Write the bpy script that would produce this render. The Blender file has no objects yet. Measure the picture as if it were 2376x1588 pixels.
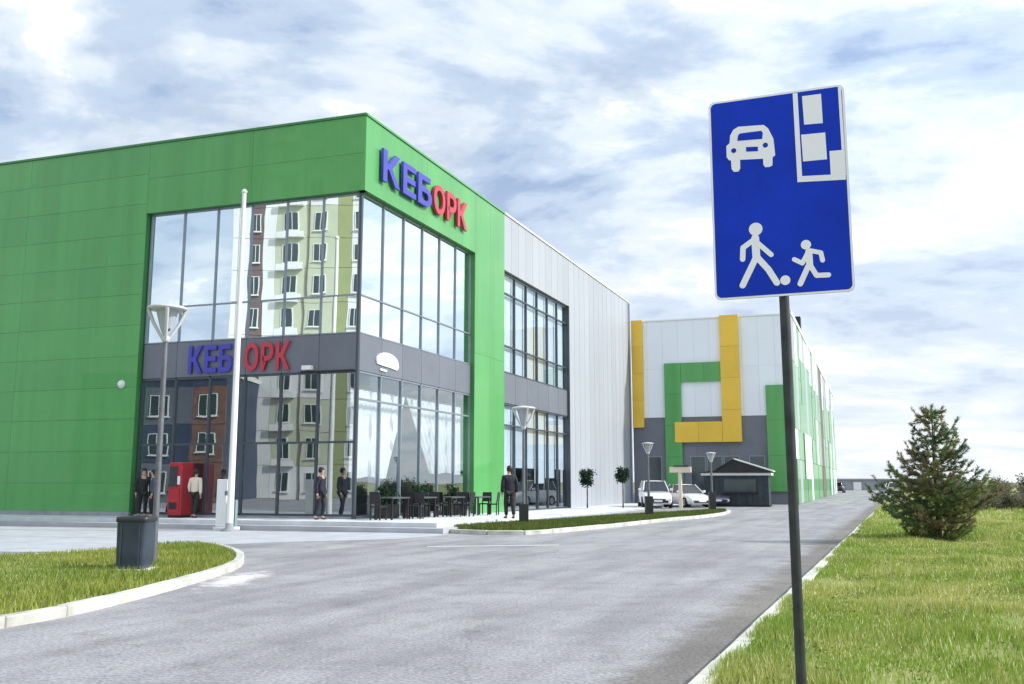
import bpy, bmesh, math, random
import numpy as np
from mathutils import Vector, Matrix, Quaternion

random.seed(7)
rng = np.random.default_rng(11)
scene = bpy.context.scene
COL = scene.collection

# ------------------------------------------------------------------ camera
CAM_H = 1.6
PITCH = math.radians(8.57)
cam_data = bpy.data.cameras.new('camera')
cam_data.sensor_width = 36.0
cam_data.lens = 36.0 * 2150.0 / 2376.0
cam_data.clip_start = 0.1
cam_data.clip_end = 6000
cam = bpy.data.objects.new('camera', cam_data)
COL.objects.link(cam)
cam.location = (0, 0, CAM_H)
cam.rotation_euler = (math.radians(90) + PITCH, 0, 0)
scene.camera = cam

# ------------------------------------------------------------------ sky and sun
SUN_AZ = Vector((0.97, -0.10, 0)).normalized()
SUN_EL = math.radians(36)
world = bpy.data.worlds.new('World')
scene.world = world
world.use_nodes = True
wn, wl = world.node_tree.nodes, world.node_tree.links
wn.clear()


def wnode(t, **kw):
    n = wn.new(t)
    for k, v in kw.items():
        setattr(n, k, v)
    return n


def wmath(op, a, b=None, clamp=False):
    n = wnode('ShaderNodeMath', operation=op, use_clamp=clamp)
    for i, v in enumerate((a, b)):
        if v is None:
            continue
        if isinstance(v, (int, float)):
            n.inputs[i].default_value = v
        else:
            wl.new(v, n.inputs[i])
    return n.outputs[0]


sky = wnode('ShaderNodeTexSky', sky_type='NISHITA', sun_disc=False)
sky.sun_elevation = SUN_EL
sky.sun_rotation = math.atan2(SUN_AZ.x, SUN_AZ.y)
sky.air_density = 1.0
sky.dust_density = 1.5
tc = wnode('ShaderNodeTexCoord')
sep = wnode('ShaderNodeSeparateXYZ')
wl.new(tc.outputs['Generated'], sep.inputs[0])
zc = wmath('MAXIMUM', sep.outputs[2], 0.0)
zz = wmath('ADD', zc, 0.22)
cx_ = wmath('DIVIDE', sep.outputs[0], zz)
cy_ = wmath('DIVIDE', sep.outputs[1], zz)
comb = wnode('ShaderNodeCombineXYZ')
wl.new(cx_, comb.inputs[0])
wl.new(cy_, comb.inputs[1])


def wnoise(scale, detail, rough, off, dist=0.0, stretch=(1, 1, 1)):
    m = wnode('ShaderNodeMapping')
    m.inputs['Location'].default_value = off
    m.inputs['Scale'].default_value = stretch
    wl.new(comb.outputs[0], m.inputs[0])
    n = wnode('ShaderNodeTexNoise')
    n.inputs['Scale'].default_value = scale
    n.inputs['Detail'].default_value = detail
    n.inputs['Roughness'].default_value = rough
    n.inputs['Distortion'].default_value = dist
    wl.new(m.outputs[0], n.inputs[0])
    return n.outputs[0]


def wramp(fac, stops):
    r = wnode('ShaderNodeValToRGB')
    r.color_ramp.interpolation = 'EASE'
    el = r.color_ramp.elements
    while len(el) < len(stops):
        el.new(0.5)
    for e, (p, c) in zip(el, stops):
        e.position = p
        e.color = (*c, 1)
    wl.new(fac, r.inputs[0])
    return r.outputs[0]


big = wnoise(1.45, 8, 0.58, (7.3, 2.2, 0.4), 0.35, (1.0, 1.3, 1))
fine = wnoise(4.2, 7, 0.55, (9.2, 4.4, 2.0), 0.15, (1.0, 1.35, 1))
mixn = wmath('ADD', wmath('MULTIPLY', big, 0.68), wmath('MULTIPLY', fine, 0.32))
# cloud colour: grey-blue bellies to white tops
cloudcol = wramp(mixn, [(0.385, (0.38, 0.51, 0.75)), (0.455, (0.60, 0.73, 0.91)),
                        (0.525, (0.86, 0.95, 1.05)), (0.575, (1.27, 1.27, 1.26))])
# clouds scatter sunlight forward: a broad, gentle brightening towards the sun
sdot = wnode('ShaderNodeVectorMath', operation='DOT_PRODUCT')
wl.new(tc.outputs['Generated'], sdot.inputs[0])
sdot.inputs[1].default_value = (SUN_AZ.x * math.cos(SUN_EL), SUN_AZ.y * math.cos(SUN_EL), math.sin(SUN_EL))
aur = wmath('ADD', wmath('MULTIPLY', wmath('POWER', wmath('MAXIMUM', sdot.outputs['Value'], 0.0), 2.0), 0.75), 1.0)
aurn = wnode('ShaderNodeVectorMath', operation='SCALE')
wl.new(cloudcol, aurn.inputs[0])
wl.new(aur, aurn.inputs['Scale'])
cloudcol = aurn.outputs[0]
cover = wramp(wnoise(0.95, 6, 0.55, (20.5, 8.2, 1.0), 0.2), [(0.30, (0, 0, 0)), (0.46, (1, 1, 1))])
skyscale = wnode('ShaderNodeVectorMath', operation='SCALE')
wl.new(sky.outputs[0], skyscale.inputs[0])
skyscale.inputs['Scale'].default_value = 0.15
mixc = wnode('ShaderNodeMix', data_type='RGBA')
# veil of thin cloud everywhere, more towards the horizon
hz = wmath('SUBTRACT', 1.0, wmath('MULTIPLY', zc, 2.2), True)
fac = wmath('MAXIMUM', wmath('MULTIPLY', hz, 0.75), wmath('ADD', wmath('MULTIPLY', cover, 0.45), 0.52), True)
wl.new(fac, mixc.inputs[0])
wl.new(skyscale.outputs[0], mixc.inputs[6])
wl.new(cloudcol, mixc.inputs[7])
# pale band close to the horizon
mixh = wnode('ShaderNodeMix', data_type='RGBA')
hb = wmath('SUBTRACT', 1.0, wmath('MULTIPLY', zc, 3.0), True)
wl.new(wmath('MULTIPLY', hb, 0.74), mixh.inputs[0])
wl.new(mixc.outputs[2], mixh.inputs[6])
mixh.inputs[7].default_value = (0.92, 0.98, 1.05, 1)
bg = wnode('ShaderNodeBackground')
bg.inputs[1].default_value = 1.0
wl.new(mixh.outputs[2], bg.inputs[0])
wout = wnode('ShaderNodeOutputWorld')
wl.new(bg.outputs[0], wout.inputs[0])

sun_data = bpy.data.lights.new('sun', 'SUN')
sun_data.energy = 4.6
sun_data.angle = math.radians(2.5)
sun_data.color = (1.0, 0.96, 0.9)
sun = bpy.data.objects.new('sun', sun_data)
COL.objects.link(sun)
sdir = Vector((SUN_AZ.x * math.cos(SUN_EL), SUN_AZ.y * math.cos(SUN_EL), math.sin(SUN_EL)))
sun.rotation_euler = (-sdir).to_track_quat('-Z', 'Y').to_euler()
sun.location = sdir * 100

scene.view_settings.view_transform = 'Standard'
scene.view_settings.look = 'None'
scene.view_settings.exposure = 0.0
scene.view_settings.gamma = 1.0
scene.view_settings.use_curve_mapping = False
scene.cycles.max_bounces = 8
scene.cycles.transparent_max_bounces = 16
scene.cycles.use_denoising = True


# ------------------------------------------------------------------ materials
def mat_base(name):
    m = bpy.data.materials.new(name)
    m.use_nodes = True
    return m, m.node_tree.nodes, m.node_tree.links, m.node_tree.nodes['Principled BSDF']


def material(name, col, rough=0.6, var=0.08, scale=1.5, metallic=0.0, bump=0.0, bscale=30.0,
             spec=0.5, col2=None, island=0.0, stretch=(1, 1, 1), coat=0.0):
    """Principled surface; colour wanders with object-space noise and from piece to piece."""
    m, n, l, b = mat_base(name)
    b.inputs['Roughness'].default_value = rough
    b.inputs['Metallic'].default_value = metallic
    b.inputs['Specular IOR Level'].default_value = spec
    b.inputs['Coat Weight'].default_value = coat
    geo = n.new('ShaderNodeNewGeometry')
    mp = n.new('ShaderNodeMapping')
    mp.inputs['Scale'].default_value = stretch
    l.new(geo.outputs['Position'], mp.inputs[0])
    nz = n.new('ShaderNodeTexNoise')
    nz.inputs['Scale'].default_value = scale
    nz.inputs['Detail'].default_value = 6
    nz.inputs['Roughness'].default_value = 0.6
    l.new(mp.outputs[0], nz.inputs[0])
    mr = n.new('ShaderNodeMapRange')
    mr.inputs[1].default_value = 0.3
    mr.inputs[2].default_value = 0.7
    l.new(nz.outputs[0], mr.inputs[0])
    mx = n.new('ShaderNodeMix')
    mx.data_type = 'RGBA'
    c2 = col2 if col2 else tuple(c * (1 - 2 * var) for c in col)
    c1 = col if col2 else tuple(min(1, c * (1 + var)) for c in col)
    mx.inputs[6].default_value = (*c1, 1)
    mx.inputs[7].default_value = (*c2, 1)
    l.new(mr.outputs[0], mx.inputs[0])
    out = mx.outputs[2]
    if island:
        oi = n.new('ShaderNodeObjectInfo')
        hs = n.new('ShaderNodeHueSaturation')
        mr2 = n.new('ShaderNodeMapRange')
        mr2.inputs[3].default_value = 1 - island
        mr2.inputs[4].default_value = 1 + island
        l.new(oi.outputs['Random'], mr2.inputs[0])
        l.new(mr2.outputs[0], hs.inputs['Value'])
        l.new(out, hs.inputs['Color'])
        out = hs.outputs[0]
    l.new(out, b.inputs['Base Color'])
    if bump:
        nb = n.new('ShaderNodeTexNoise')
        nb.inputs['Scale'].default_value = bscale
        nb.inputs['Detail'].default_value = 4
        l.new(geo.outputs['Position'], nb.inputs[0])
        bp = n.new('ShaderNodeBump')
        bp.inputs['Strength'].default_value = bump
        bp.inputs['Distance'].default_value = 0.02
        l.new(nb.outputs[0], bp.inputs['Height'])
        l.new(bp.outputs[0], b.inputs['Normal'])
    return m


def glass_material(name, refl, tint, warp=0.0028):
    """Solar-control glazing: strong mirror reflection over a tinted see-through pane."""
    m, n, l, b = mat_base(name)
    n.remove(b)
    out = n['Material Output']
    geo = n.new('ShaderNodeNewGeometry')
    nb = n.new('ShaderNodeTexNoise')
    nb.inputs['Scale'].default_value = 0.55
    nb.inputs['Detail'].default_value = 1
    l.new(geo.outputs['Position'], nb.inputs[0])
    bp = n.new('ShaderNodeBump')
    bp.inputs['Strength'].default_value = 1.0
    bp.inputs['Distance'].default_value = warp
    l.new(nb.outputs[0], bp.inputs['Height'])
    gl = n.new('ShaderNodeBsdfGlossy')
    gl.inputs['Color'].default_value = (0.90, 0.98, 1.0, 1)
    gl.inputs['Roughness'].default_value = 0.006
    l.new(bp.outputs[0], gl.inputs['Normal'])
    tr = n.new('ShaderNodeBsdfTransparent')
    tr.inputs['Color'].default_value = (*tint, 1)
    fr = n.new('ShaderNodeLayerWeight')
    fr.inputs['Blend'].default_value = 0.5
    pw = n.new('ShaderNodeMath')
    pw.operation = 'POWER'
    pw.inputs[1].default_value = 4.0
    l.new(fr.outputs['Facing'], pw.inputs[0])
    mr = n.new('ShaderNodeMapRange')
    mr.inputs[3].default_value = refl
    mr.inputs[4].default_value = 1.0
    l.new(pw.outputs[0], mr.inputs[0])
    fb = n.new('ShaderNodeMath')          # the coating is on the outer face only
    fb.operation = 'SUBTRACT'
    fb.use_clamp = True
    l.new(mr.outputs[0], fb.inputs[0])
    l.new(geo.outputs['Backfacing'], fb.inputs[1])
    mx = n.new('ShaderNodeMixShader')
    l.new(fb.outputs[0], mx.inputs[0])
    l.new(tr.outputs[0], mx.inputs[1])
    l.new(gl.outputs[0], mx.inputs[2])
    l.new(mx.outputs[0], out.inputs[0])
    return m


M = {}
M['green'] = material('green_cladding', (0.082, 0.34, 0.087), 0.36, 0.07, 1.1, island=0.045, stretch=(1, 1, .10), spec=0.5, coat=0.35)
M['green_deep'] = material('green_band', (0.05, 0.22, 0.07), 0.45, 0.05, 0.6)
M['joint'] = material('panel_joint', (0.06, 0.22, 0.065), 0.8)
M['grey_joint'] = material('grey_panel_joint', (0.33, 0.35, 0.38), 0.8)
M['grey'] = material('pale_grey_cladding', (0.38, 0.405, 0.445), 0.45, 0.03, 0.3, island=0.045, stretch=(1, 1, .3))
M['spandrel'] = material('grey_spandrel', (0.155, 0.17, 0.205), 0.4, 0.06, 0.5, island=0.06)
M['frame'] = material('dark_aluminium', (0.07, 0.085, 0.10), 0.4, 0.05, metallic=0.3)
M['frame_pale'] = material('grey_aluminium', (0.26, 0.30, 0.35), 0.4, 0.05, metallic=0.4)
M['glass_up'] = glass_material('mirror_glass', 0.92, (0.30, 0.38, 0.42))
M['glass_low'] = glass_material('shop_glass', 0.40, (0.93, 0.95, 0.96))
M['glass_sunny'] = glass_material('sunny_shop_glass', 0.30, (0.95, 0.97, 0.98))
M['glass_wing'] = glass_material('wing_glass', 0.16, (0.95, 0.97, 0.98))
M['white'] = material('white_paint', (0.80, 0.81, 0.80), 0.45, 0.03)
M['white_panel'] = material('white_cladding', (0.80, 0.85, 0.92), 0.45, 0.02, 0.2, island=0.03)
M['yellow'] = material('yellow_cladding', (0.80, 0.52, 0.055), 0.45, 0.05, 0.4, island=0.04)
M['plinth'] = material('grey_plinth', (0.30, 0.32, 0.34), 0.8, 0.12, 2)
M['roof'] = material('roof_felt', (0.12, 0.12, 0.13), 0.9)
M['int_wall'] = material('interior_wall', (0.16, 0.18, 0.20), 0.8)
M['int_floor'] = material('interior_floor', (0.11, 0.12, 0.125), 0.4)
M['fill_blind'] = material('pale_added_blind', (0.62, 0.70, 0.78), 0.8, 0.04, 1.0, island=0.08)  # pale sheet added behind the wing glass to brighten it
M['concrete'] = material('pale_concrete', (0.43, 0.45, 0.48), 0.85, 0.09, 1.2, bump=0.15, bscale=40)
M['paving'] = material('sidewalk_paving', (0.60, 0.62, 0.64), 0.85, 0.10, 1.1, bump=0.2, bscale=25)
M['kerb'] = material('kerb_concrete', (0.55, 0.55, 0.49), 0.85, 0.16, 2.2, bump=0.25, bscale=50, island=0.07)
M['paint'] = material('road_paint', (0.60, 0.61, 0.62), 0.7, 0.12, 7, col2=(0.38, 0.38, 0.39))
M['dark_steel'] = material('charcoal_steel', (0.040, 0.056, 0.085), 0.5, 0.10, 4)
M['black_steel'] = material('black_steel', (0.018, 0.022, 0.022), 0.45, 0.10, 4)
M['post_grey'] = material('galvanised_post', (0.17, 0.18, 0.20), 0.5, 0.12, 6, metallic=0.5)
M['sign_pole'] = material('dark_sign_pole', (0.035, 0.042, 0.045), 0.5, 0.25, 14, metallic=0.2)
M['sign_blue'] = material('sign_blue', (0.006, 0.042, 0.52), 0.5, 0.10, 3.5, spec=0.15)
M['sign_white'] = material('sign_white', (0.90, 0.91, 0.93), 0.5, 0.03)
M['sign_back'] = material('sign_back_aluminium', (0.45, 0.46, 0.47), 0.45, metallic=0.7)
M['letter_blue'] = material('blue_letters', (0.06, 0.06, 0.42), 0.4, 0.05)
M['letter_red'] = material('red_letters', (0.50, 0.045, 0.075), 0.4, 0.05)
M['red'] = material('red_enamel', (0.42, 0.018, 0.03), 0.35, 0.08)
M['cream'] = material('cream_paint', (0.74, 0.64, 0.52), 0.6, 0.05)
M['timber_dark'] = material('dark_stained_boards', (0.020, 0.034, 0.045), 0.55, 0.2, 3, island=0.25)
M['black'] = material('black_paint', (0.012, 0.012, 0.014), 0.5)
M['tyre'] = material('tyre_rubber', (0.018, 0.018, 0.019), 0.85)
M['rim'] = material('alloy_rim', (0.45, 0.46, 0.48), 0.3, metallic=0.8)
M['car_white'] = material('white_car_paint', (0.78, 0.79, 0.80), 0.28, 0.02, coat=0.6)
M['car_grey'] = material('grey_car_paint', (0.16, 0.15, 0.21), 0.3, 0.02, metallic=0.4, coat=0.6)
M['car_dark'] = material('dark_car_paint', (0.02, 0.022, 0.03), 0.3, 0.02, coat=0.6)
M['car_beige'] = material('beige_car_paint', (0.50, 0.40, 0.32), 0.3, 0.02, coat=0.6)
M['car_glass'] = material('car_window', (0.015, 0.02, 0.024), 0.08, spec=0.9)
M['headlight'] = material('headlight_lens', (0.72, 0.74, 0.76), 0.12)
M['tail'] = material('tail_lens', (0.35, 0.012, 0.012), 0.2)
M['pane_far'] = material('window_pane_dark', (0.04, 0.06, 0.065), 0.1, spec=0.8)
M['apt_green'] = material('pale_sage_render', (0.54, 0.57, 0.42), 0.85, 0.05, 0.4)
M['apt_white'] = material('white_render', (0.78, 0.78, 0.76), 0.85, 0.04, 0.4)
M['apt_olive'] = material('olive_render', (0.34, 0.38, 0.18), 0.85, 0.05, 0.4)
M['apt_brown'] = material('brown_render', (0.18, 0.13, 0.13), 0.85, 0.08, 0.4)
M['brick'] = material('brown_brick', (0.20, 0.11, 0.08), 0.9, 0.15, 1.5)
M['navy'] = material('navy_cladding', (0.05, 0.07, 0.12), 0.5, 0.08, 0.5)
M['skin'] = material('skin', (0.50, 0.30, 0.21), 0.55, 0.03)
M['jacket'] = material('dark_jacket', (0.016, 0.015, 0.032), 0.8, 0.2, 9)
M['trousers'] = material('dark_trousers', (0.020, 0.024, 0.022), 0.85, 0.2, 9)
M['shoe'] = material('brown_shoes', (0.10, 0.06, 0.06), 0.6)
M['hair'] = material('dark_hair', (0.018, 0.013, 0.010), 0.6)
M['bark'] = material('bark', (0.10, 0.075, 0.055), 0.9, 0.2, 12, bump=0.4, bscale=40)
M['stone'] = material('pale_stone', (0.66, 0.68, 0.69), 0.7, 0.06, 3)
M['teal'] = material('pale_teal_panel', (0.22, 0.33, 0.34), 0.3, 0.06)
M['lamp_white'] = material('weathered_white_enamel', (0.56, 0.58, 0.60), 0.45, 0.06)
M['lamp_glass'] = material('frosted_lamp_glass', (0.42, 0.46, 0.52), 0.25, 0.04)
M['table_wood'] = material('dark_table_top', (0.07, 0.075, 0.08), 0.4, 0.1)
M['far_grey'] = material('far_grey_wall', (0.30, 0.32, 0.34), 0.8, 0.08, 0.3)


def attr_material(name, rough=0.7, trans=0.35):
    """Colour stored per leaf / blade (its own pigment), with light let through."""
    m, n, l, b = mat_base(name)
    a = n.new('ShaderNodeAttribute')
    a.attribute_name = 'pigment'
    l.new(a.outputs['Color'], b.inputs['Base Color'])
    b.inputs['Roughness'].default_value = rough
    b.inputs['Specular IOR Level'].default_value = 0.25
    t = n.new('ShaderNodeBsdfTranslucent')
    l.new(a.outputs['Color'], t.inputs['Color'])
    mx = n.new('ShaderNodeMixShader')
    mx.inputs[0].default_value = trans
    l.new(b.outputs[0], mx.inputs[1])
    l.new(t.outputs[0], mx.inputs[2])
    l.new(mx.outputs[0], n['Material Output'].inputs[0])
    return m


M['blade'] = attr_material('grass_blades', 0.7, 0.35)
M['needle'] = attr_material('needles', 0.6, 0.4)
M['leaf'] = attr_material('leaves', 0.7, 0.3)


def asphalt_material():
    m, n, l, b = mat_base('worn_asphalt')
    geo = n.new('ShaderNodeNewGeometry')
    # road runs at about 22 degrees: turn the noise so that wear runs along it
    mp = n.new('ShaderNodeMapping')
    mp.inputs['Rotation'].default_value = (0, 0, math.radians(22.5))
    l.new(geo.outputs['Position'], mp.inputs[0])
    st = n.new('ShaderNodeMapping')
    st.inputs['Scale'].default_value = (1.0, 0.10, 1)
    l.new(mp.outputs[0], st.inputs[0])

    def nz(src, s, d=6, r=0.6):
        t = n.new('ShaderNodeTexNoise')
        t.inputs['Scale'].default_value = s
        t.inputs['Detail'].default_value = d
        t.inputs['Roughness'].default_value = r
        l.new(src, t.inputs[0])
        return t.outputs[0]

    def ramp(src, p0, c0, p1, c1):
        t = n.new('ShaderNodeValToRGB')
        t.color_ramp.elements[0].position = p0
        t.color_ramp.elements[1].position = p1
        t.color_ramp.elements[0].color = (*c0, 1)
        t.color_ramp.elements[1].color = (*c1, 1)
        l.new(src, t.inputs[0])
        return t.outputs[0]

    def mul(a, c, f=1.0):
        t = n.new('ShaderNodeMix')
        t.data_type = 'RGBA'
        t.blend_type = 'MULTIPLY'
        t.inputs[0].default_value = f
        l.new(a, t.inputs[6])
        l.new(c, t.inputs[7])
        return t.outputs[2]

    base = ramp(nz(geo.outputs['Position'], 0.35, 7, 0.62), 0.32, (0.290, 0.286, 0.302), 0.70, (0.415, 0.410, 0.425))
    wear = ramp(nz(st.outputs[0], 1.3, 5, 0.55), 0.34, (0.76, 0.76, 0.77), 0.58, (1, 1, 1))
    stain = ramp(nz(geo.outputs['Position'], 1.7, 6, 0.65), 0.30, (0.66, 0.66, 0.66), 0.50, (1, 1, 1))
    grit = ramp(nz(geo.outputs['Position'], 26, 4, 0.75), 0.36, (0.52, 0.52, 0.52), 0.64, (1.22, 1.22, 1.22))
    c = mul(base, wear)
    c = mul(c, stain, 0.7)
    c = mul(c, grit, 0.9)
    # hairline cracks
    vo = n.new('ShaderNodeTexVoronoi')
    vo.feature = 'DISTANCE_TO_EDGE'
    vo.inputs['Scale'].default_value = 0.23
    dn = n.new('ShaderNodeTexNoise')
    dn.inputs['Scale'].default_value = 1.3
    dn.inputs['Detail'].default_value = 5
    l.new(geo.outputs['Position'], dn.inputs[0])
    va = n.new('ShaderNodeVectorMath')
    va.operation = 'ADD'
    l.new(geo.outputs['Position'], va.inputs[0])
    l.new(dn.outputs['Color'], va.inputs[1])
    l.new(va.outputs[0], vo.inputs[0])
    cr = ramp(vo.outputs['Distance'], 0.0015, (0.7, 0.7, 0.7), 0.004, (1, 1, 1))
    c = mul(c, cr, 0.75)
    # dust and leaf dirt gathered along the lawn kerb
    dk = n.new('ShaderNodeVectorMath')
    dk.operation = 'DOT_PRODUCT'
    l.new(geo.outputs['Position'], dk.inputs[0])
    dk.inputs[1].default_value = (-0.9218, 0.3876, 0)
    dd = n.new('ShaderNodeMath')
    dd.operation = 'SUBTRACT'
    l.new(dk.outputs['Value'], dd.inputs[0])
    dd.inputs[1].default_value = -0.9218 * 4.29 + 0.3876 * 14.09
    da = n.new('ShaderNodeMath')
    da.operation = 'MULTIPLY_ADD'
    l.new(nz(geo.outputs['Position'], 2.5, 5, 0.65), da.inputs[0])
    da.inputs[1].default_value = -1.1
    l.new(dd.outputs[0], da.inputs[2])
    c = mul(c, ramp(da.outputs[0], 0.0, (0.62, 0.58, 0.50), 0.35, (1, 1, 1)), 0.9)
    l.new(c, b.inputs['Base Color'])
    b.inputs['Roughness'].default_value = 0.8
    b.inputs['Specular IOR Level'].default_value = 0.35
    bp = n.new('ShaderNodeBump')
    bp.inputs['Strength'].default_value = 0.35
    bp.inputs['Distance'].default_value = 0.01
    l.new(nz(geo.outputs['Position'], 60, 3, 0.7), bp.inputs['Height'])
    l.new(bp.outputs[0], b.inputs['Normal'])
    return m


M['asphalt'] = asphalt_material()
M['turf'] = material('turf_soil', (0.19, 0.25, 0.05), 0.95, 0.1, 1.6, bump=0.6, bscale=18, col2=(0.30, 0.28, 0.11))
M['field'] = material('field_soil', (0.15, 0.17, 0.07), 0.95, 0.1, 0.08, col2=(0.24, 0.21, 0.12))


# ------------------------------------------------------------------ mesh helpers
def tag(o, label=None, cat=None, group=None, kind=None):
    if label:
        o['label'] = label
    if cat:
        o['category'] = cat
    if group:
        o['group'] = group
    if kind:
        o['kind'] = kind
    return o


def thing(name, label, cat, loc=(0, 0, 0), rz=0.0, group=None):
    o = bpy.data.objects.new(name, None)
    o.empty_display_size = 0.3
    COL.objects.link(o)
    o.location = loc
    o.rotation_euler = (0, 0, rz)
    return tag(o, label, cat, group)


def origin(parent):
    """World offset of an (unrotated) parent chain."""
    v = Vector((0, 0, 0))
    while parent is not None:
        v += Vector(parent.location)
        parent = parent.parent
    return v


class MB:
    def __init__(self):
        self.v, self.f, self.s = [], [], []

    def add(self, verts, faces, smooth=False):
        o = len(self.v)
        self.v += [tuple(p) for p in verts]
        self.f += [tuple(i + o for i in fc) for fc in faces]
        self.s += [smooth] * len(faces)
        return self

    def box(self, x0, x1, y0, y1, z0, z1):
        v = [(x, y, z) for z in (z0, z1) for y in (y0, y1) for x in (x0, x1)]
        return self.add(v, [(0, 2, 3, 1), (4, 5, 7, 6), (0, 1, 5, 4), (2, 6, 7, 3), (0, 4, 6, 2), (1, 3, 7, 5)])

    def prism(self, poly, z0, z1):
        n = len(poly)
        z0 = z0 if hasattr(z0, '__len__') else [z0] * n
        z1 = z1 if hasattr(z1, '__len__') else [z1] * n
        v = [(p[0], p[1], z) for p, z in zip(poly, z0)] + [(p[0], p[1], z) for p, z in zip(poly, z1)]
        f = [tuple(range(n - 1, -1, -1)), tuple(range(n, 2 * n))]
        f += [(i, (i + 1) % n, n + (i + 1) % n, n + i) for i in range(n)]
        return self.add(v, f)

    def tube(self, pts, radii, n=10, caps=True, smooth=True):
        pts = [Vector(p) for p in pts]
        if not hasattr(radii, '__len__'):
            radii = [radii] * len(pts)
        v, f = [], []
        ref = None
        for i, p in enumerate(pts):
            d = (pts[min(i + 1, len(pts) - 1)] - pts[max(i - 1, 0)]).normalized()
            a = d.cross(Vector((0, 0, 1)))
            if a.length < 1e-3:
                a = d.cross(Vector((0, 1, 0)))
            a.normalize()
            if ref is not None and a.dot(ref) < 0:
                a = -a
            ref = a
            b = d.cross(a)
            for k in range(n):
                t = 2 * math.pi * k / n
                v.append(p + (a * math.cos(t) + b * math.sin(t)) * radii[i])
        for i in range(len(pts) - 1):
            for k in range(n):
                k2 = (k + 1) % n
                f.append((i * n + k, i * n + k2, (i + 1) * n + k2, (i + 1) * n + k))
        self.add(v, f, smooth)
        if caps:
            o = len(v)
            self.add([v[k] for k in range(n)], [tuple(range(n - 1, -1, -1))])
            self.add([v[o - n + k] for k in range(n)], [tuple(range(n))])
        return self

    def lathe(self, prof, c=(0, 0, 0), n=20, smooth=True):
        v, f = [], []
        for r, z in prof:
            for k in range(n):
                t = 2 * math.pi * k / n
                v.append((c[0] + r * math.cos(t), c[1] + r * math.sin(t), c[2] + z))
        for i in range(len(prof) - 1):
            for k in range(n):
                k2 = (k + 1) % n
                f.append((i * n + k, i * n + k2, (i + 1) * n + k2, (i + 1) * n + k))
        return self.add(v, f, smooth)

    def mesh(self, name, mat, off=(0, 0, 0)):
        me = bpy.data.meshes.new(name)
        me.from_pydata([(p[0] - off[0], p[1] - off[1], p[2] - off[2]) for p in self.v], [], self.f)
        me.polygons.foreach_set('use_smooth', self.s)
        me.materials.append(M[mat] if isinstance(mat, str) else mat)
        me.update()
        return me

    def build(self, name, mat, parent=None, world=True, bevel=0.0):
        """world=True: coordinates are world ones, so the parent's place is taken off."""
        off = origin(parent) if (parent is not None and world) else (0, 0, 0)
        o = bpy.data.objects.new(name, self.mesh(name, mat, off))
        COL.objects.link(o)
        o.parent = parent
        if bevel:
            bv = o.modifiers.new('bevel', 'BEVEL')
            bv.width = bevel
            bv.segments = 2
            bv.limit_method = 'ANGLE'
        return o


_boxes = {}


def unit_box(w, d, h, mat, bevel=0.0):
    key = (round(w, 4), round(d, 4), round(h, 4), mat, bevel)
    if key not in _boxes:
        if bevel:
            bm = bmesh.new()
            bmesh.ops.create_cube(bm, size=1)
            for v in bm.verts:
                v.co = (v.co.x * w, v.co.y * d, v.co.z * h)
            bmesh.ops.bevel(bm, geom=bm.edges[:], offset=bevel, segments=1, affect='EDGES')
            me = bpy.data.meshes.new('piece')
            bm.to_mesh(me)
            bm.free()
            me.materials.append(M[mat])
            _boxes[key] = me
        else:
            _boxes[key] = MB().box(-w / 2, w / 2, -d / 2, d / 2, -h / 2, h / 2).mesh('piece', mat)
    return _boxes[key]


class Face:
    """A facade: point P, direction d along it, outward normal n."""

    def __init__(self, P, d, n):
        self.P = Vector((P[0], P[1], 0))
        self.d = Vector((d[0], d[1], 0)).normalized()
        self.n = Vector((n[0], n[1], 0)).normalized()
        self.rz = math.atan2(self.n.y, self.n.x) - math.pi / 2

    def at(self, t, o, z=0.0):
        return self.P + self.d * t + self.n * o + Vector((0, 0, z))

    def box(self, name, mat, parent, t0, t1, o0, o1, z0, z1, tilt=0.0, bevel=0.0):
        me = unit_box(abs(t1 - t0), abs(o1 - o0), abs(z1 - z0), mat, bevel)
        o = bpy.data.objects.new(name, me)
        COL.objects.link(o)
        o.parent = parent
        o.location = self.at((t0 + t1) / 2, (o0 + o1) / 2, (z0 + z1) / 2) - origin(parent)
        o.rotation_euler = (random.uniform(-tilt, tilt), 0, self.rz + random.uniform(-tilt, tilt))
        return o


# ------------------------------------------------------------------ layout constants
PC = Vector((-5.407, 32.756, 0))                 # street corner of the mall
DL = Vector((-0.949, 0.315, 0)).normalized()     # along the shaded front, leftwards
DR = Vector((0.363, 0.932, 0)).normalized()      # along the sunny front, away
NL = Vector((-0.315, -0.949, 0)).normalized()
NR = Vector((0.932, -0.363, 0)).normalized()
GC = Vector((-5.554, 33.068, 0))                 # corner of the recessed glazing
LF = Face(PC, DL, NL)
RF = Face(PC, DR, NR)
LG = Face(GC, DL, NL)
RG = Face(GC, DR, NR)
TOP = 15.05
HEAD = 12.15
SP1, SP0 = 6.95, 5.52
PAD = 0.30


def pad_z(t):
    return max(0.06, PAD * (1 - t / 26.0))


# ------------------------------------------------------------------ ground, road, kerbs
def sheet(name, poly, z, mat, kind='structure'):
    mb = MB()
    mb.add([(p[0], p[1], z) for p in poly], [tuple(range(len(poly)))])
    o = mb.build(name, mat)
    o['kind'] = kind
    return o


def kerb_x(y):
    return 4.38 + 0.4205 * (y - 14.09)


sheet('ground', [(-900, -700), (900, -700), (900, 2500), (-900, 2500)], -0.03, 'field')
sheet('road', [(kerb_x(-60), -60), (kerb_x(210), 210), (kerb_x(210) - 30, 210), (30, 130), (-80, 130), (-80, -60)], 0.0, 'asphalt')

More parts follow.
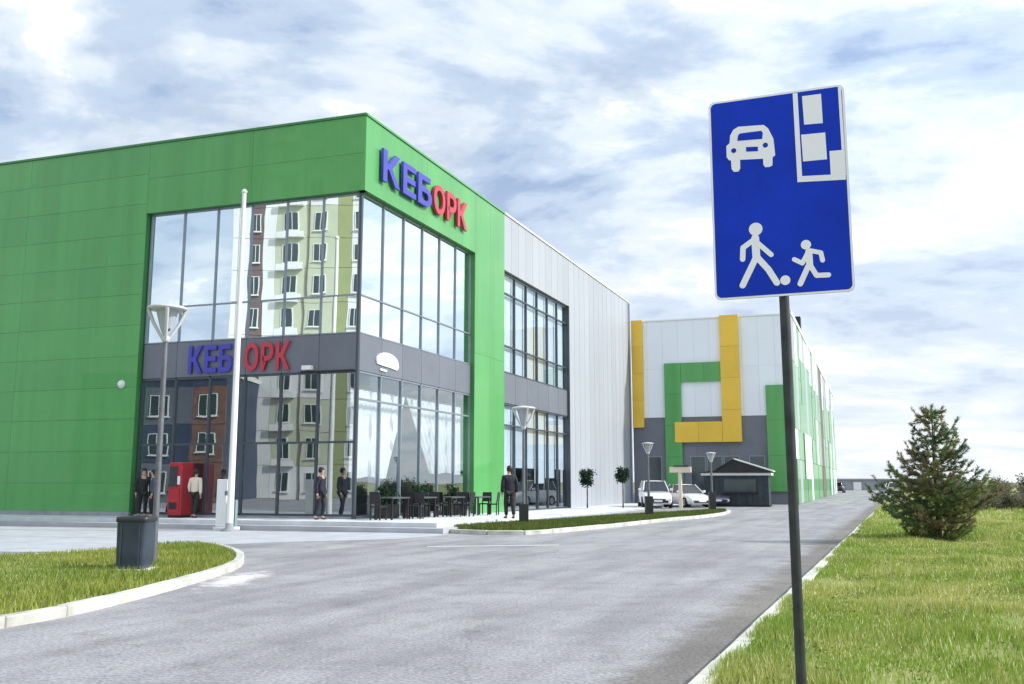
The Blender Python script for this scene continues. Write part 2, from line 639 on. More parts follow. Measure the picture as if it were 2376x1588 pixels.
# sidewalk round the mall, two low steps, falling gently along the sunny front
def offset_corner(a, b):
    # point a in front of the left face and b in front of the right face
    A = Matrix(((NL.x, NL.y), (NR.x, NR.y)))
    r = A.inverted() @ Vector((NL.dot(PC) + a, NR.dot(PC) + b))
    return Vector((r.x, r.y, 0))


def sidewalk(name, a, b, top_k, mat):
    mb = MB()
    c = offset_corner(a, b)
    left_out, left_in = c + DL * 60, PC + DL * 58 - NL * 0.5
    # left run
    mb.prism([left_out, c, PC - NL * .5 - NR * .5, left_in], -0.02, PAD * top_k)
    ts = [0, 6, 12, 18, 24, 30, 39.5]
    for t0, t1 in zip(ts[:-1], ts[1:]):
        p = [PC - NL * .5 - NR * .5 + DR * t0 if t0 == 0 else PC - NR * .5 + DR * t0, c if t0 == 0 else c + DR * t0,
             c + DR * t1, PC - NR * .5 + DR * t1]
        z = [pad_z(t0) * top_k, pad_z(t0) * top_k, pad_z(t1) * top_k, pad_z(t1) * top_k]
        mb.prism(p, -0.02, z)
    o = mb.build(name, mat)
    o['kind'] = 'structure'
    return o


sidewalk('sidewalk_step', 2.25, 4.3, 0.52, 'concrete')
sidewalk('sidewalk', 1.75, 3.85, 1.0, 'paving')

# paler concrete apron behind the near island and a patched corner at its nose
sheet('parking_apron', [(-40, 24.5), (-9.2, 21.6), (-8.3, 23.6), (-6.2, 25.2), (-3.2, 26.6), (-1.9, 28.6), (-2.6, 29.9), (-6.6, 30.3), (-40, 41)], 0.004, 'concrete')
def soft_patch_material(c, rx, ry):
    m, n, l, b = mat_base('worn_concrete_patch')
    b.inputs['Base Color'].default_value = (0.62, 0.61, 0.62, 1)
    b.inputs['Roughness'].default_value = 0.85
    geo = n.new('ShaderNodeNewGeometry')
    mp = n.new('ShaderNodeMapping')
    mp.vector_type = 'POINT'
    mp.inputs['Location'].default_value = (-c[0] / rx, -c[1] / ry, 0)
    mp.inputs['Scale'].default_value = (1 / rx, 1 / ry, 0)
    l.new(geo.outputs['Position'], mp.inputs[0])
    ln = n.new('ShaderNodeVectorMath')
    ln.operation = 'LENGTH'
    l.new(mp.outputs[0], ln.inputs[0])
    nz = n.new('ShaderNodeTexNoise')
    nz.inputs['Scale'].default_value = 3.2
    nz.inputs['Detail'].default_value = 6
    nz.inputs['Roughness'].default_value = 0.7
    l.new(geo.outputs['Position'], nz.inputs[0])
    ad = n.new('ShaderNodeMath')
    ad.operation = 'MULTIPLY_ADD'
    l.new(nz.outputs[0], ad.inputs[0])
    ad.inputs[1].default_value = 1.5
    l.new(ln.outputs['Value'], ad.inputs[2])
    mr = n.new('ShaderNodeMapRange')
    mr.inputs[1].default_value = 1.05
    mr.inputs[2].default_value = 1.60
    mr.inputs[3].default_value = 0.95
    mr.inputs[4].default_value = 0.0
    l.new(ad.outputs[0], mr.inputs[0])
    tr = n.new('ShaderNodeBsdfTransparent')
    mx = n.new('ShaderNodeMixShader')
    l.new(mr.outputs[0], mx.inputs[0])
    l.new(tr.outputs[0], mx.inputs[1])
    l.new(b.outputs[0], mx.inputs[2])
    l.new(mx.outputs[0], n['Material Output'].inputs[0])
    return m


M['patch'] = soft_patch_material((-4.55, 15.7), .62, 2.2)
sheet('concrete_patch', [(-4.55 + .75 * math.cos(a), 15.7 + 2.6 * math.sin(a)) for a in np.linspace(0, 2 * math.pi, 24, endpoint=False)], 0.006, 'patch')

KERB_MESH = {}


def smooth_path(pts, closed=False, step=0.25):
    """Catmull-Rom resampled polyline."""
    P = [Vector((p[0], p[1], 0)) for p in pts]
    n = len(P)
    out = []
    rngi = range(n) if closed else range(n - 1)
    for i in rngi:
        p0 = P[(i - 1) % n] if closed or i > 0 else P[0]
        p1, p2 = P[i], P[(i + 1) % n]
        p3 = P[(i + 2) % n] if closed or i + 2 < n else P[-1]
        k = max(2, int((p2 - p1).length / step))
        for j in range(k):
            t = j / k
            out.append(0.5 * ((2 * p1) + (p2 - p0) * t + (2 * p0 - 5 * p1 + 4 * p2 - p3) * t * t + (3 * p1 - p0 - 3 * p2 + p3) * t ** 3))
    if not closed:
        out.append(P[-1])
    return out


def kerb(name, path, length=1.0, h=0.13, w=0.16, closed=False, maxn=300):
    """A run of separate kerbstones along a path."""
    root = bpy.data.objects.new(name, None)
    COL.objects.link(root)
    root.location = (path[0].x, path[0].y, 0)
    root['kind'] = 'structure'
    pts = path + ([path[0]] if closed else [])
    acc, last, n = 0.0, pts[0], 0
    for a, b in zip(pts[:-1], pts[1:]):
        acc += (b - a).length
        if acc >= length:
            d = b - last
            L = d.length
            me = unit_box(round(L * 20) / 20 - 0.012, w, h + 0.1, 'kerb', 0.012)
            o = bpy.data.objects.new('kerbstone', me)
            COL.objects.link(o)
            o.parent = root
            m = (last + b) / 2
            o.location = Vector((m.x, m.y, (h - 0.1) / 2 + random.uniform(-.006, .006))) - Vector(root.location)
            o.rotation_euler = (random.uniform(-.01, .01), 0, math.atan2(d.y, d.x) + random.uniform(-.006, .006))
            acc, last, n = 0.0, b, n + 1
            if n >= maxn:
                break
    return root


rk = [Vector((kerb_x(y) - 0.08, y, 0)) for y in np.arange(1.0, 190, 0.25)]
kerb('lawn_kerb', rk, 1.0)
# the lawn itself, gently uneven
def lawn_mesh(name, poly_fn, xs, ys, zfn):
    mb = MB()
    nx, ny = len(xs), len(ys)
    v = [poly_fn(u, y) + (zfn(u, y),) for y in ys for u in xs]
    f = [(j * nx + i, j * nx + i + 1, (j + 1) * nx + i + 1, (j + 1) * nx + i) for j in range(ny - 1) for i in range(nx - 1)]
    mb.add(v, f, True)
    o = mb.build(name, 'turf')
    o['kind'] = 'structure'
    return o


def lawn_z(dx, y):
    """Height of the right-hand lawn dx metres from its kerb."""
    s = min(1.0, dx / 3.0)
    return 0.085 + s * (0.05 * math.sin(dx * .9 + y * .35) + 0.04 * math.sin(y * .8 - dx * .3)) + 0.03 * s + 0.012 * max(0, dx - 3)


us = [0, .15, .4, .8, 1.3, 2, 3, 4, 5.5, 7, 9, 12, 16, 22, 30, 45, 70]
ysl = list(np.concatenate([np.arange(0, 40, .8), np.arange(40, 90, 4), np.arange(90, 200, 12)]))
lawn_mesh('lawn', lambda u, y: (kerb_x(y) + u, y), us, ysl, lawn_z)

# near island on the left
isl = smooth_path([(-5.67, 10.62), (-5.24, 12.72), (-5.10, 15.28), (-5.12, 17.3), (-5.42, 18.9), (-5.98, 20.6), (-6.9, 22.4),
                   (-7.75, 23.3), (-8.45, 22.6), (-8.75, 21.1), (-10.3, 19.05), (-14, 16.4), (-20, 13.2), (-20, 4.5), (-12, 5.5), (-7.5, 7.4)], True, .25)
kerb('island_kerb', isl, 0.8, closed=True)


def shrink(path, d):
    c = []
    n = len(path)
    for i, p in enumerate(path):
        t = (path[(i + 1) % n] - path[i - 1]).normalized()
        c.append(p + Vector((-t.y, t.x, 0)) * d)
    return c


def island_turf(name, path, z):
    inner = [Vector(p) for p in path]
    cx = sum((p for p in inner), Vector()) / len(inner)
    mb = MB()
    n = len(inner)
    rings = []
    for s, dz in ((1, 0), (.85, .03), (.5, .06)):
        rings.append([(cx.x + (p.x - cx.x) * s, cx.y + (p.y - cx.y) * s, z + dz) for p in inner])
    mb.add(sum(rings, []) + [(cx.x, cx.y, z + .07)],
           [(r * n + i, r * n + (i + 1) % n, (r + 1) * n + (i + 1) % n, (r + 1) * n + i) for r in range(2) for i in range(n)] +
           [(2 * n + i, 2 * n + (i + 1) % n, 3 * n) for i in range(n)], True)
    o = mb.build(name, 'turf')
    o['kind'] = 'structure'
    return o


island_turf('island_turf', isl, 0.085)

mid = smooth_path([(-2.2, 30.6), (-0.9, 33.2), (0.95, 35.6), (4.0, 40.4), (6.35, 43.6), (8.8, 46.9), (11.0, 50.2), (11.5, 49.9),
                   (10.2, 45.6), (8.5, 42.0), (6.3, 38.4), (3.3, 33.0), (1.5, 30.0), (0.35, 28.7), (-1.1, 28.9)], True, .3)
# counter-clockwise check
ar = sum(a.x * b.y - b.x * a.y for a, b in zip(mid, mid[1:] + mid[:1]))
if ar < 0:
    mid = mid[::-1]
ar2 = sum(a.x * b.y - b.x * a.y for a, b in zip(isl, isl[1:] + isl[:1]))
kerb('strip_kerb', mid, 1.0, closed=True)
island_turf('strip_turf', mid, 0.085)

# painted lines
sheet('road_marking', [(-2.1, 23.35), (1.2, 23.95), (1.2, 24.25), (-2.1, 23.65)], 0.005, 'paint')
sheet('parking_marking', [(-14.6, 25.6), (-12.9, 25.1), (-12.86, 25.24), (-14.56, 25.74)], 0.009, 'paint')
sheet('parking_marking', [(-17.5, 28.9), (-11.5, 27.0), (-11.46, 27.14), (-17.46, 29.04)], 0.009, 'paint')
sheet('road_marking', [(12.6, 51.5), (15.6, 53.2), (15.7, 52.9), (12.7, 51.2)], 0.005, 'paint')

# ------------------------------------------------------------------ the mall
mall = thing('shopping_mall', 'large green clad shopping mall with tall glazed corner and pale grey wing', 'building', PC)


def glazing(face, parent, s0, s1, nb, z0, z1, transoms, glass, lead, fm='frame', mull=0.06, deep=0.12, tilt=0.0018):
    """Panes, mullions and transoms of one bank of curtain wall."""
    w = (s1 - s0) / nb
    zs = [z0] + list(transoms) + [z1]
    for i in range(nb + 1):
        t = s0 + w * i
        face.box('mullion', fm, parent, t - mull / 2, t + mull / 2, -deep, 0.035, z0, z1)
    for z in zs:
        for i in range(nb):
            face.box('transom', fm, parent, s0 + w * i + mull / 2, s0 + w * (i + 1) - mull / 2, -deep + .01, 0.025, z - mull / 2, z + mull / 2)
    for i in range(nb):
        for a, b in zip(zs[:-1], zs[1:]):
            face.box('pane', glass, parent, s0 + w * i + mull / 2 - .01, s0 + w * (i + 1) - mull / 2 + .01, -.045, -.025,
                     a + mull / 2 - .01, b - mull / 2 + .01, tilt)


GL = 9.32      # left glazing ends
GRr = 9.95     # right glazing ends
# upper storey (mirror glass), shop storey, grey band between
glazing(LG, mall, 0.03, GL, 6, SP1, HEAD, [8.35], 'glass_up', True, 'frame_pale', .05)
glazing(RG, mall, 0.03, GRr, 6, SP1, HEAD, [8.35], 'glass_up', True, 'frame_pale', .05)
glazing(LG, mall, 0.03, GL, 6, PAD + .12, SP0, [3.0], 'glass_low', True, 'frame', .08)
glazing(RG, mall, 0.03, GRr, 6, PAD + .05, SP0, [4.55], 'glass_sunny', True, 'frame_pale', .07)
for fc, ln in ((LG, GL), (RG, GRr)):
    w = ln / 6
    for i in range(6):
        fc.box('spandrel_panel', 'spandrel', mall, w * i + .008 + (.03 if i == 0 else 0), w * (i + 1) - .008, -.25, 0.05, SP0 + .045, SP1 - .045)
# corner post
MB().tube([(GC.x, GC.y, PAD), (GC.x, GC.y, HEAD)], 0.075, 12).build('corner_post', 'frame', mall)
LG.box('sill', 'plinth', mall, 0.05, GL, -.3, .10, PAD - .02, PAD + .08)
RG.box('sill', 'plinth', mall, 0.12, GRr, -.3, .10, PAD - .35, PAD + .01)


def cladding(face, parent, mat, joint, t0, t1, z0, z1, pw, ph, o1=0.0, th=0.08, back=0.3, name='cladding_panel', gap=.009):
    """A wall of separate panels, proud of a darker backing by the depth of the joints."""
    nt = max(1, round((t1 - t0) / pw))
    nz = max(1, round((z1 - z0) / ph))
    w, h = (t1 - t0) / nt, (z1 - z0) / nz
    face.box('wall_backing', joint, parent, t0 + .004, t1 - .004, o1 - back, o1 - th + .055, z0 + .004, z1 - .004)
    for i in range(nt):
        for j in range(nz):
            face.box(name, mat, parent, t0 + w * i + gap / 2, t0 + w * (i + 1) - gap / 2, o1 - th + .05, o1,
                     z0 + h * j + gap / 2, z0 + h * (j + 1) - gap / 2)


G0 = GL + .34
cladding(LF, mall, 'green', 'joint', G0, 46, PAD + .02, TOP, 6.0, 1.23)
cladding(LF, mall, 'green', 'joint', 0.02, G0, HEAD + .03, TOP, 4.8, 1.45)
cladding(RF, mall, 'green', 'joint', 0.02, 10.16, HEAD + .03, TOP, 5.0, 2.9)
cladding(RF, mall, 'green', 'joint', 10.16, 13.85, -.1, TOP, 1.85, 7.55)
# reveals where the frame returns to the recessed glass
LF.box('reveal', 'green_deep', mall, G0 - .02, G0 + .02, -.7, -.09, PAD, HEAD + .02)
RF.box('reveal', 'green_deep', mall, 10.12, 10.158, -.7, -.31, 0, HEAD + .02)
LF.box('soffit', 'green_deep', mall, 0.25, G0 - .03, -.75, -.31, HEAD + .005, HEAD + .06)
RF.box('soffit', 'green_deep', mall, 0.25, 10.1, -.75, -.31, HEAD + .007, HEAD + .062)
LF.box('wall_foot', 'plinth', mall, G0, 46, -.2, .03, PAD - .1, PAD + .16)
# parapet caps
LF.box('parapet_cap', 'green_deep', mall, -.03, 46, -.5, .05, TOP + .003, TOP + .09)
RF.box('parapet_cap', 'green', mall, .03, 13.9, -.5, .05, TOP + .005, TOP + .085)
# grey wing with its own window
W0, W1, WE = 14.1, 24.5, 39.9
WTOP = TOP + .06
cladding(RF, mall, 'grey', 'grey_joint', 13.87, W1 + .1, 12.2, WTOP, 1.06, 2.9, -.06, gap=.02)
cladding(RF, mall, 'grey', 'grey_joint', W1 + .1, WE, -.1, WTOP, 1.06, 15.1, -.06, gap=.03)
RF.box('parapet_cap', 'white', mall, 13.92, WE, -.5, .0, WTOP + .003, WTOP + .09)
WF = Face(RF.at(0, -.22), DR, NR)
glazing(WF, mall, W0, W1, 6, 7.05, 12.1, [8.4, 11.1], 'glass_wing', True, 'frame', .075)
glazing(WF, mall, W0, W1, 6, .12, 5.45, [4.4], 'glass_wing', True, 'frame', .075)
for i in range(6):
    w = (W1 - W0) / 6
    WF.box('spandrel_panel', 'spandrel', mall, W0 + w * i + .01, W0 + w * (i + 1) - .01, -.25, .05, 5.5, 7.0)
for i in range(6):
    w = (W1 - W0) / 6  # blinds added to catch sunlight and make the wing windows look pale
    WF.box('added_blind', 'fill_blind', mall, W0 + w * i + .06, W0 + w * (i + 1) - .06, -.22, -.20, 7.1, 12.05)
    WF.box('added_blind', 'fill_blind', mall, W0 + w * i + .06, W0 + w * (i + 1) - .06, -.22, -.20, 1.5 + random.choice((0, .3, .8)), 5.4)
RF.box('window_surround', 'frame', mall, W1 + .0, W1 + .09, -.5, -.02, .05, 12.2)
# roof, floors and inner walls
mbr = MB()
roofp = [LF.at(.4, -.4), LF.at(46, -.4), LF.at(46, -40), RF.at(WE, -40), RF.at(WE, -.55), RF.at(.4, -.55)]
mbr.prism(roofp[::-1], TOP - .5, TOP - .3)
mbr.build('roof', 'roof', mall)
slab = [LG.at(.3, -.3), LG.at(GL, -.3), LG.at(GL, -9), RG.at(24.5, -9), RG.at(24.5, -.5), RG.at(.3, -.3)]
MB().prism(slab[::-1], SP0 + .3, SP1 - .4).build('upper_floor_slab', 'int_floor', mall)
MB().prism(slab[::-1], HEAD + .15, HEAD + .35).build('ceiling', 'int_wall', mall)
MB().prism(slab[::-1], -.04, PAD - .06).build('shop_floor', 'int_floor', mall)
RG.box('inner_wall', 'int_wall', mall, 2, 26, -9.0, -8.8, 0, HEAD)
LG.box('inner_wall', 'int_wall', mall, 1.0, GL + .2, -9.0, -8.8, 0, HEAD)
LG.box('inner_wall', 'int_wall', mall, GL + .25, GL + .4, -9, -.45, 0, HEAD)
RG.box('inner_wall', 'int_wall', mall, 24.7, 24.9, -9, -.6, 0, HEAD)
RG.box('inner_column', 'white', mall, 4.2, 4.55, -1.9, -1.55, PAD, SP0 + .3)
RG.box('inner_column', 'white', mall, 9.4, 9.75, -3.4, -3.05, PAD, SP0 + .3)

# wall fittings
for t in (39.3,):
    MB().tube([RF.at(t, .05, .1), RF.at(t, .05, WTOP - .1)], .06, 8).build('downpipe', 'frame_pale', mall)
wl_ = thing('wall_lamp', 'small white dome lamp on the shaded green wall', 'wall lamp', LF.at(10.35, 0, 5.36))
MB().tube([LF.at(10.35, 0.002, 5.36), LF.at(10.35, .05, 5.36)], .16, 14).build('back_plate', 'white', wl_)
c = LF.at(10.35, .05, 5.36)
mb = MB()
rings = [(0.14, 0), (.13, .05), (.09, .10), (.03, .125)]
mb.tube([LF.at(10.35, .05 + o, 5.36) for _, o in rings], [r for r, _ in rings], 14)
mb.build('dome', 'white', wl_)

fl = thing('floodlight', 'small pale floodlight bar under the grey band left of the glass corner', 'floodlight', LG.at(1.9, .05, SP0 + .1))
LG.box('bracket', 'black', fl, .1, 2.3, .06, .10, SP0 + .02, SP0 + .07)
LG.box('lamp_body', 'white', fl, 1.75, 2.15, .06, .28, SP0 + .10, SP0 + .26, bevel=.02)

# white rounded emblem on the grey band of the sunny side
lg = thing('cloud_emblem', 'white rounded cap shaped emblem on the grey band, sunny side', 'emblem', RG.at(2.05, .05, 5.9))
def disc_poly(face, pts, o0, o1):
    mb = MB()
    n = len(pts)
    v = [face.at(t, o0, z) for t, z in pts] + [face.at(t, o1, z) for t, z in pts]
    mb.add(v, [tuple(range(n)), tuple(range(2 * n - 1, n - 1, -1))] + [(i, (i + 1) % n, n + (i + 1) % n, n + i) for i in range(n)])
    return mb
cap = [(1.15 + .1, 5.95), (1.2, 6.1)] + [(2.05 + .85 * math.cos(a), 6.1 + .34 * math.sin(a)) for a in np.linspace(math.pi, 0, 12)] + [(2.95, 5.98), (2.8, 5.85), (2.2, 5.9), (1.6, 5.92)]
disc_poly(RG, cap, .055, .10).build('emblem_plate', 'white', lg)
disc_poly(RG, [(1.5, 5.72), (2.0, 5.70), (2.0, 5.78), (1.5, 5.80)], .055, .10).build('emblem_bar', 'white', lg)


def letters(name, label, face, items, z, size, depth, o=0.06, group=None, flip=False):
    """items: (char, t_left_as_read, width, material). Solid letters standing off the wall."""
    t0 = items[0][1]
    root = thing(name, label, 'shop sign', face.at(t0, o, z), group=group)
    for ch, t, w, mat in items:
        cu = bpy.data.curves.new('letter', 'FONT')
        cu.body = ch
        cu.size = 1.0
        cu.extrude = 0.06
        cu.offset = 0.028
        cu.resolution_u = 3
        tmp = bpy.data.objects.new('tmp', cu)
        COL.objects.link(tmp)
        bpy.context.view_layer.update()
        me = bpy.data.meshes.new_from_object(tmp.evaluated_get(bpy.context.evaluated_depsgraph_get()))
        bpy.data.objects.remove(tmp)
        co = np.array([v.co[:] for v in me.vertices])
        lo, hi = co.min(0), co.max(0)
        for v in me.vertices:
            u = (v.co.x - lo[0]) / (hi[0] - lo[0])
            h = (v.co.y - lo[1]) / (hi[1] - lo[1])
            d = (v.co.z - lo[2]) / (hi[2] - lo[2])
            tt = t + (-w * u if flip else w * u)
            p = face.at(tt, o + depth * d, z + size * h) - Vector(root.location)
            v.co = p
        me.materials.clear()
        me.materials.append(M[mat])
        ob = bpy.data.objects.new('letter', me)
        COL.objects.link(ob)
        ob.parent = root
    return root


# shaded front: t runs leftwards, so reading goes from large t to small
letters('shop_sign', 'blue and red letter sign on the grey band of the shaded front', LG,
        [('К', 7.15, .62, 'letter_blue'), ('Е', 6.42, .52, 'letter_blue'), ('Б', 5.78, .58, 'letter_blue'),
         ('О', 4.66, .60, 'letter_red'), ('Р', 3.94, .52, 'letter_red'), ('К', 3.30, .58, 'letter_red')],
        SP0 + .16, 1.06, .10, flip=True)
# sunny front
letters('shop_sign', 'blue and red letter sign on the green band above the sunny glazing', RF,
        [('К', 1.05, 1.35, 'letter_blue'), ('Е', 2.65, 1.1, 'letter_blue'), ('Б', 3.95, 1.25, 'letter_blue'),
         ('О', 5.4, 1.1, 'letter_red'), ('Р', 6.7, .95, 'letter_red'), ('К', 7.8, 1.05, 'letter_red')],
        12.85, 1.28, .12)

# ------------------------------------------------------------------ far block with the yellow and green frames
WEP = RF.at(WE, 0)
blk = thing('patterned_block', 'white and grey block with interlocking yellow and green frames', 'building', WEP)
BF = Face(WEP, -DL, NL)
cladding(BF, blk, 'white_panel', 'grey_joint', .05, 11.7, 6.33, 13.62, 1.165, 3.65, 0)
cladding(BF, blk, 'spandrel', 'joint', .05, 11.7, -.05, 6.33, 2.33, 2.1, -.03)
BF.box('parapet_cap', 'white', blk, 0.02, 11.72, -.5, .06, 13.623, 13.72)


def strip_frame(name, mat, t0, t1, z0, z1, o):
    n = max(1, round(max(t1 - t0, z1 - z0) / 2.2))
    for i in range(n):
        if z1 - z0 > t1 - t0:
            a, b = z0 + (z1 - z0) * i / n, z0 + (z1 - z0) * (i + 1) / n
            BF.box(name, mat, blk, t0, t1, .01, o, a + .006, b - .006)
        else:
            a, b = t0 + (t1 - t0) * i / n, t0 + (t1 - t0) * (i + 1) / n
            BF.box(name, mat, blk, a + .006, b - .006, .01, o, z0, z1)


strip_frame('yellow_panel', 'yellow', .07, .92, 5.6, 13.75, .22)
strip_frame('green_panel', 'green', 2.50, 3.72, 1.1, 10.36, .24)
strip_frame('green_panel', 'green', 3.73, 7.16, 8.92, 10.35, .20)
strip_frame('yellow_panel', 'yellow', 6.66, 8.02, 4.45, 13.78, .30)
strip_frame('yellow_panel', 'yellow', 3.2, 6.65, 4.46, 5.95, .28)
strip_frame('green_panel', 'green', 9.78, 11.3, .9, 8.5, .24)
# a strip of shop windows low down in the grey
for i, t in enumerate((1.1, 4.3, 5.5, 6.7, 8.5)):
    BF.box('shop_window', 'pane_far', blk, t, t + 1.0, -.02, .02, .9, 3.4)
    BF.box('window_frame', 'frame_pale', blk, t - .06, t + 1.06, -.025, .012, .84, 3.46)
SC = BF.at(11.72, 0)
SF = Face(SC, DR, NR)
LEN = 70.0
n = 27
SIDE = [('white_panel', 'white_panel'), ('green', 'white_panel'), ('green', 'green'), ('grey', 'green'), ('green', 'grey')]
SF.box('wall_backing', 'grey_joint', blk, .02, LEN, -.4, -.05, -.1, 13.6)
for i in range(n):
    w = LEN / n
    t0, t1 = w * i + .02, w * (i + 1) - .02
    cuts = [0, 3.2, 6.4 + random.choice((-1, 0, 1.2)), 10.3 + random.choice((-.8, 0, 1)), 13.6]
    for a, b in zip(cuts[:-1], cuts[1:]):
        mt = random.choice(('green', 'green', 'white_panel', 'grey', 'green')) if a < 10 else random.choice(('white_panel', 'white_panel', 'grey'))
        if i in (13, 14) and a < 11:
            mt = 'apt_brown'
        SF.box('side_panel', mt, blk, t0, t1, -.045, random.choice((0, .02, .04)), a + .02, b - .02)
SF.box('parapet_cap', 'white', blk, 0, LEN, -.5, .08, 13.62, 13.95)
SF.box('banner', 'white', blk, 8, 16, .05, .10, 1.8, 5.4)
MB().prism([BF.at(.1, -.4), BF.at(11.5, -.4), SF.at(LEN, -.4), SF.at(LEN, -14)], 13.0, 13.2).build('roof', 'roof', blk)
SF.box('roof_vent', 'black_steel', blk, 15.0, 16.0, -.9, -.3, 13.2, 16.0)

# ------------------------------------------------------------------ blocks of flats mirrored in the glass (left of and behind the camera)
def flats(name, label, P, d, nrm, W, floors, fh, cols, zone, depth, side_mat, group=None):
    f = Face(P, d, nrm)
    root = thing(name, label, 'building', f.P)
    Hh = floors * fh + 1.0
    f.box('wall', side_mat, root, 0, W, -depth, -.3, -.2, Hh)
    for k in range(floors):
        for (a, b, mt) in zone(k):
            f.box('facade_panel', mt, root, a, b, -.29, 0, k * fh + .02, (k + 1) * fh - .02)
    f.box('parapet', 'apt_white', root, -.1, W + .1, -depth, .1, Hh, Hh + .4)
    for k in range(floors):
        for (a, w) in cols:
            z = k * fh + .75
            wd = f.box('window_frame', 'apt_white', root, a - .05, a + w + .05, .002, .06, z - .05, z + 1.68)
            for half in (0, 1):
                f.box('pane', 'pane_far', root, a + half * (w / 2) + .04, a + (half + 1) * (w / 2) - .04, .045, .075, z + .02, z + 1.62)
            f.box('sill', 'apt_white', root, a - .15, a + w + .15, .062, .16, z - .14, z - .06)
    # side facing the road
    return root, f


def zoneA(k):
    main = 'apt_white' if k in (0, 3, 4, 9) else 'apt_green'
    return [(0, 1.6, 'apt_white'), (1.62, 3.1, 'apt_brown'), (3.12, 4.3, 'apt_white'), (4.32, 9.9, main), (9.92, 11.2, 'apt_olive'), (11.22, 12.6, 'apt_white')]


# real positions are the mirror images of what the glass shows
towA = Vector((-53.2, 3.9, 0))
towB = Vector((-44.9, -2.34, 0))
dA = (towB - towA).normalized()
nA = Vector((dA.y, -dA.x, 0))
if nA.dot(LG.P - towA) < 0:
    nA = -nA
ra, fa = flats('apartment_tower', 'tall pale green and white apartment tower mirrored in the corner glazing',
               towA - dA * 0.2, dA, nA, 12.6, 13, 3.05, [(1.95, .8), (5.0, 1.15), (7.7, 1.15), (11.5, .8)], zoneA, 14, 'apt_olive')
for k in range(1, 13):
    fa.box('balcony_slab', 'apt_white', ra, 4.45, 6.7, .01, .5, k * 3.05 - .06, k * 3.05 + .06)
    fa.box('balcony_rail', 'apt_white', ra, 4.45, 6.7, .44, .5, k * 3.05 + .065, k * 3.05 + .55)
    fa.box('drain_pipe', 'apt_brown', ra, 7.1, 7.2, .01, .12, k * 3.05 - 3.0, k * 3.05)
fs = Face(fa.at(12.6, 0), -nA, dA)
for k in range(13):
    for t in (4.5, 8.5):
        fs.box('window_frame', 'apt_white', ra, t - .1, t + 1.5, .002, .06, k * 3.05 + .65, k * 3.05 + 2.5)
        fs.box('pane', 'pane_far', ra, t, t + 1.4, .045, .075, k * 3.05 + .75, k * 3.05 + 2.4)


def zoneB(k):
    return [(0, 5, 'navy'), (5.02, 8.8, 'navy' if k % 2 else 'spandrel'), (8.82, 11.5, 'brick')]


lowA = Vector((-50.7, 14.45, 0))
lowB = Vector((-45.06, 10.23, 0))
dB = (lowB - lowA).normalized()
nB = Vector((dB.y, -dB.x, 0))
if nB.dot(LG.P - lowA) < 0:
    nB = -nB
flats('apartment_block', 'low navy and brick building mirrored in the dark shop windows',
      lowA - dB * 4.2, dB, nB, 11.5, 3, 3.1, [(.9, 1.5), (3.1, 1.3), (5.6, 1.4), (9.4, 1.4)], zoneB, 10, 'navy')

# ------------------------------------------------------------------ furniture behind the shop glass
PLANTERS = []


def cafe_table(loc, rz, label):
    r = thing('cafe_table', label, 'table', loc, rz, 'cafe furniture on the sunny sidewalk')
    MB().box(-.65, .65, -.38, .38, .72, .77).build('table_top', 'table_wood', r, False)
    for sx in (-.58, .58):
        for sy in (-.32, .32):
            MB().box(sx - .03, sx + .03, sy - .03, sy + .03, 0, .72).build('leg', 'black', r, False)
    return r


def cafe_chair(loc, rz, label):
    r = thing('cafe_chair', label, 'chair', loc, rz, 'cafe furniture on the sunny sidewalk')
    MB().box(-.22, .22, -.22, .22, .43, .48).build('seat', 'black', r, False)
    MB().add([(-.22, -.22, .55), (.22, -.22, .55), (.2, -.28, .95), (-.2, -.28, .95), (-.22, -.19, .55), (.22, -.19, .55), (.2, -.25, .95), (-.2, -.25, .95)],
             [(0, 1, 2, 3), (7, 6, 5, 4), (0, 4, 5, 1), (1, 5, 6, 2), (2, 6, 7, 3), (3, 7, 4, 0)]).build('backrest', 'black', r, False)
    for sx in (-.19, .19):
        for sy in (-.19, .19):
            top = .56 if sy < 0 else .43
            MB().box(sx - .02, sx + .02, sy - .02, sy + .02, 0, top).build('leg', 'black', r, False)
    return r


FZ = PAD - .06
rr = RF.rz
for t, o, lab in ((8.3, .95, 'dark cafe table on the sidewalk nearest the green pillar'), (5.6, .95, 'dark cafe table on the sidewalk in the middle of the sunny glazing'),
                  (2.9, 1.0, 'dark cafe table on the sidewalk second from the glass corner'), (.7, 1.0, 'dark cafe table on the sidewalk at the glass corner')):
    cafe_table(RF.at(t, o, pad_z(t)), rr, lab)
for t, o, a, lab in ((7.35, .95, 1.5, 'black chair left of the cafe table by the green pillar'), (9.25, .95, -1.5, 'black chair right of the cafe table by the green pillar'),
                     (6.55, 1.0, -1.4, 'black chair right of the middle cafe table'), (4.65, 1.0, 1.6, 'black chair left of the middle cafe table'),
                     (3.85, 1.0, -1.5, 'black chair right of the table second from the corner'), (1.95, 1.1, 1.5, 'black chair left of the table second from the corner'),
                     (1.62, 1.5, -1.4, 'black chair right of the corner cafe table'), (-.25, 1.0, 1.5, 'black chair left of the corner cafe table'),
                     (5.5, 1.75, 3.1, 'black chair on the road side of the middle cafe table'), (8.2, 1.75, 3.3, 'black chair on the road side of the table by the green pillar')):
    cafe_chair(RF.at(t, o, pad_z(max(0, t))), rr + a, lab)
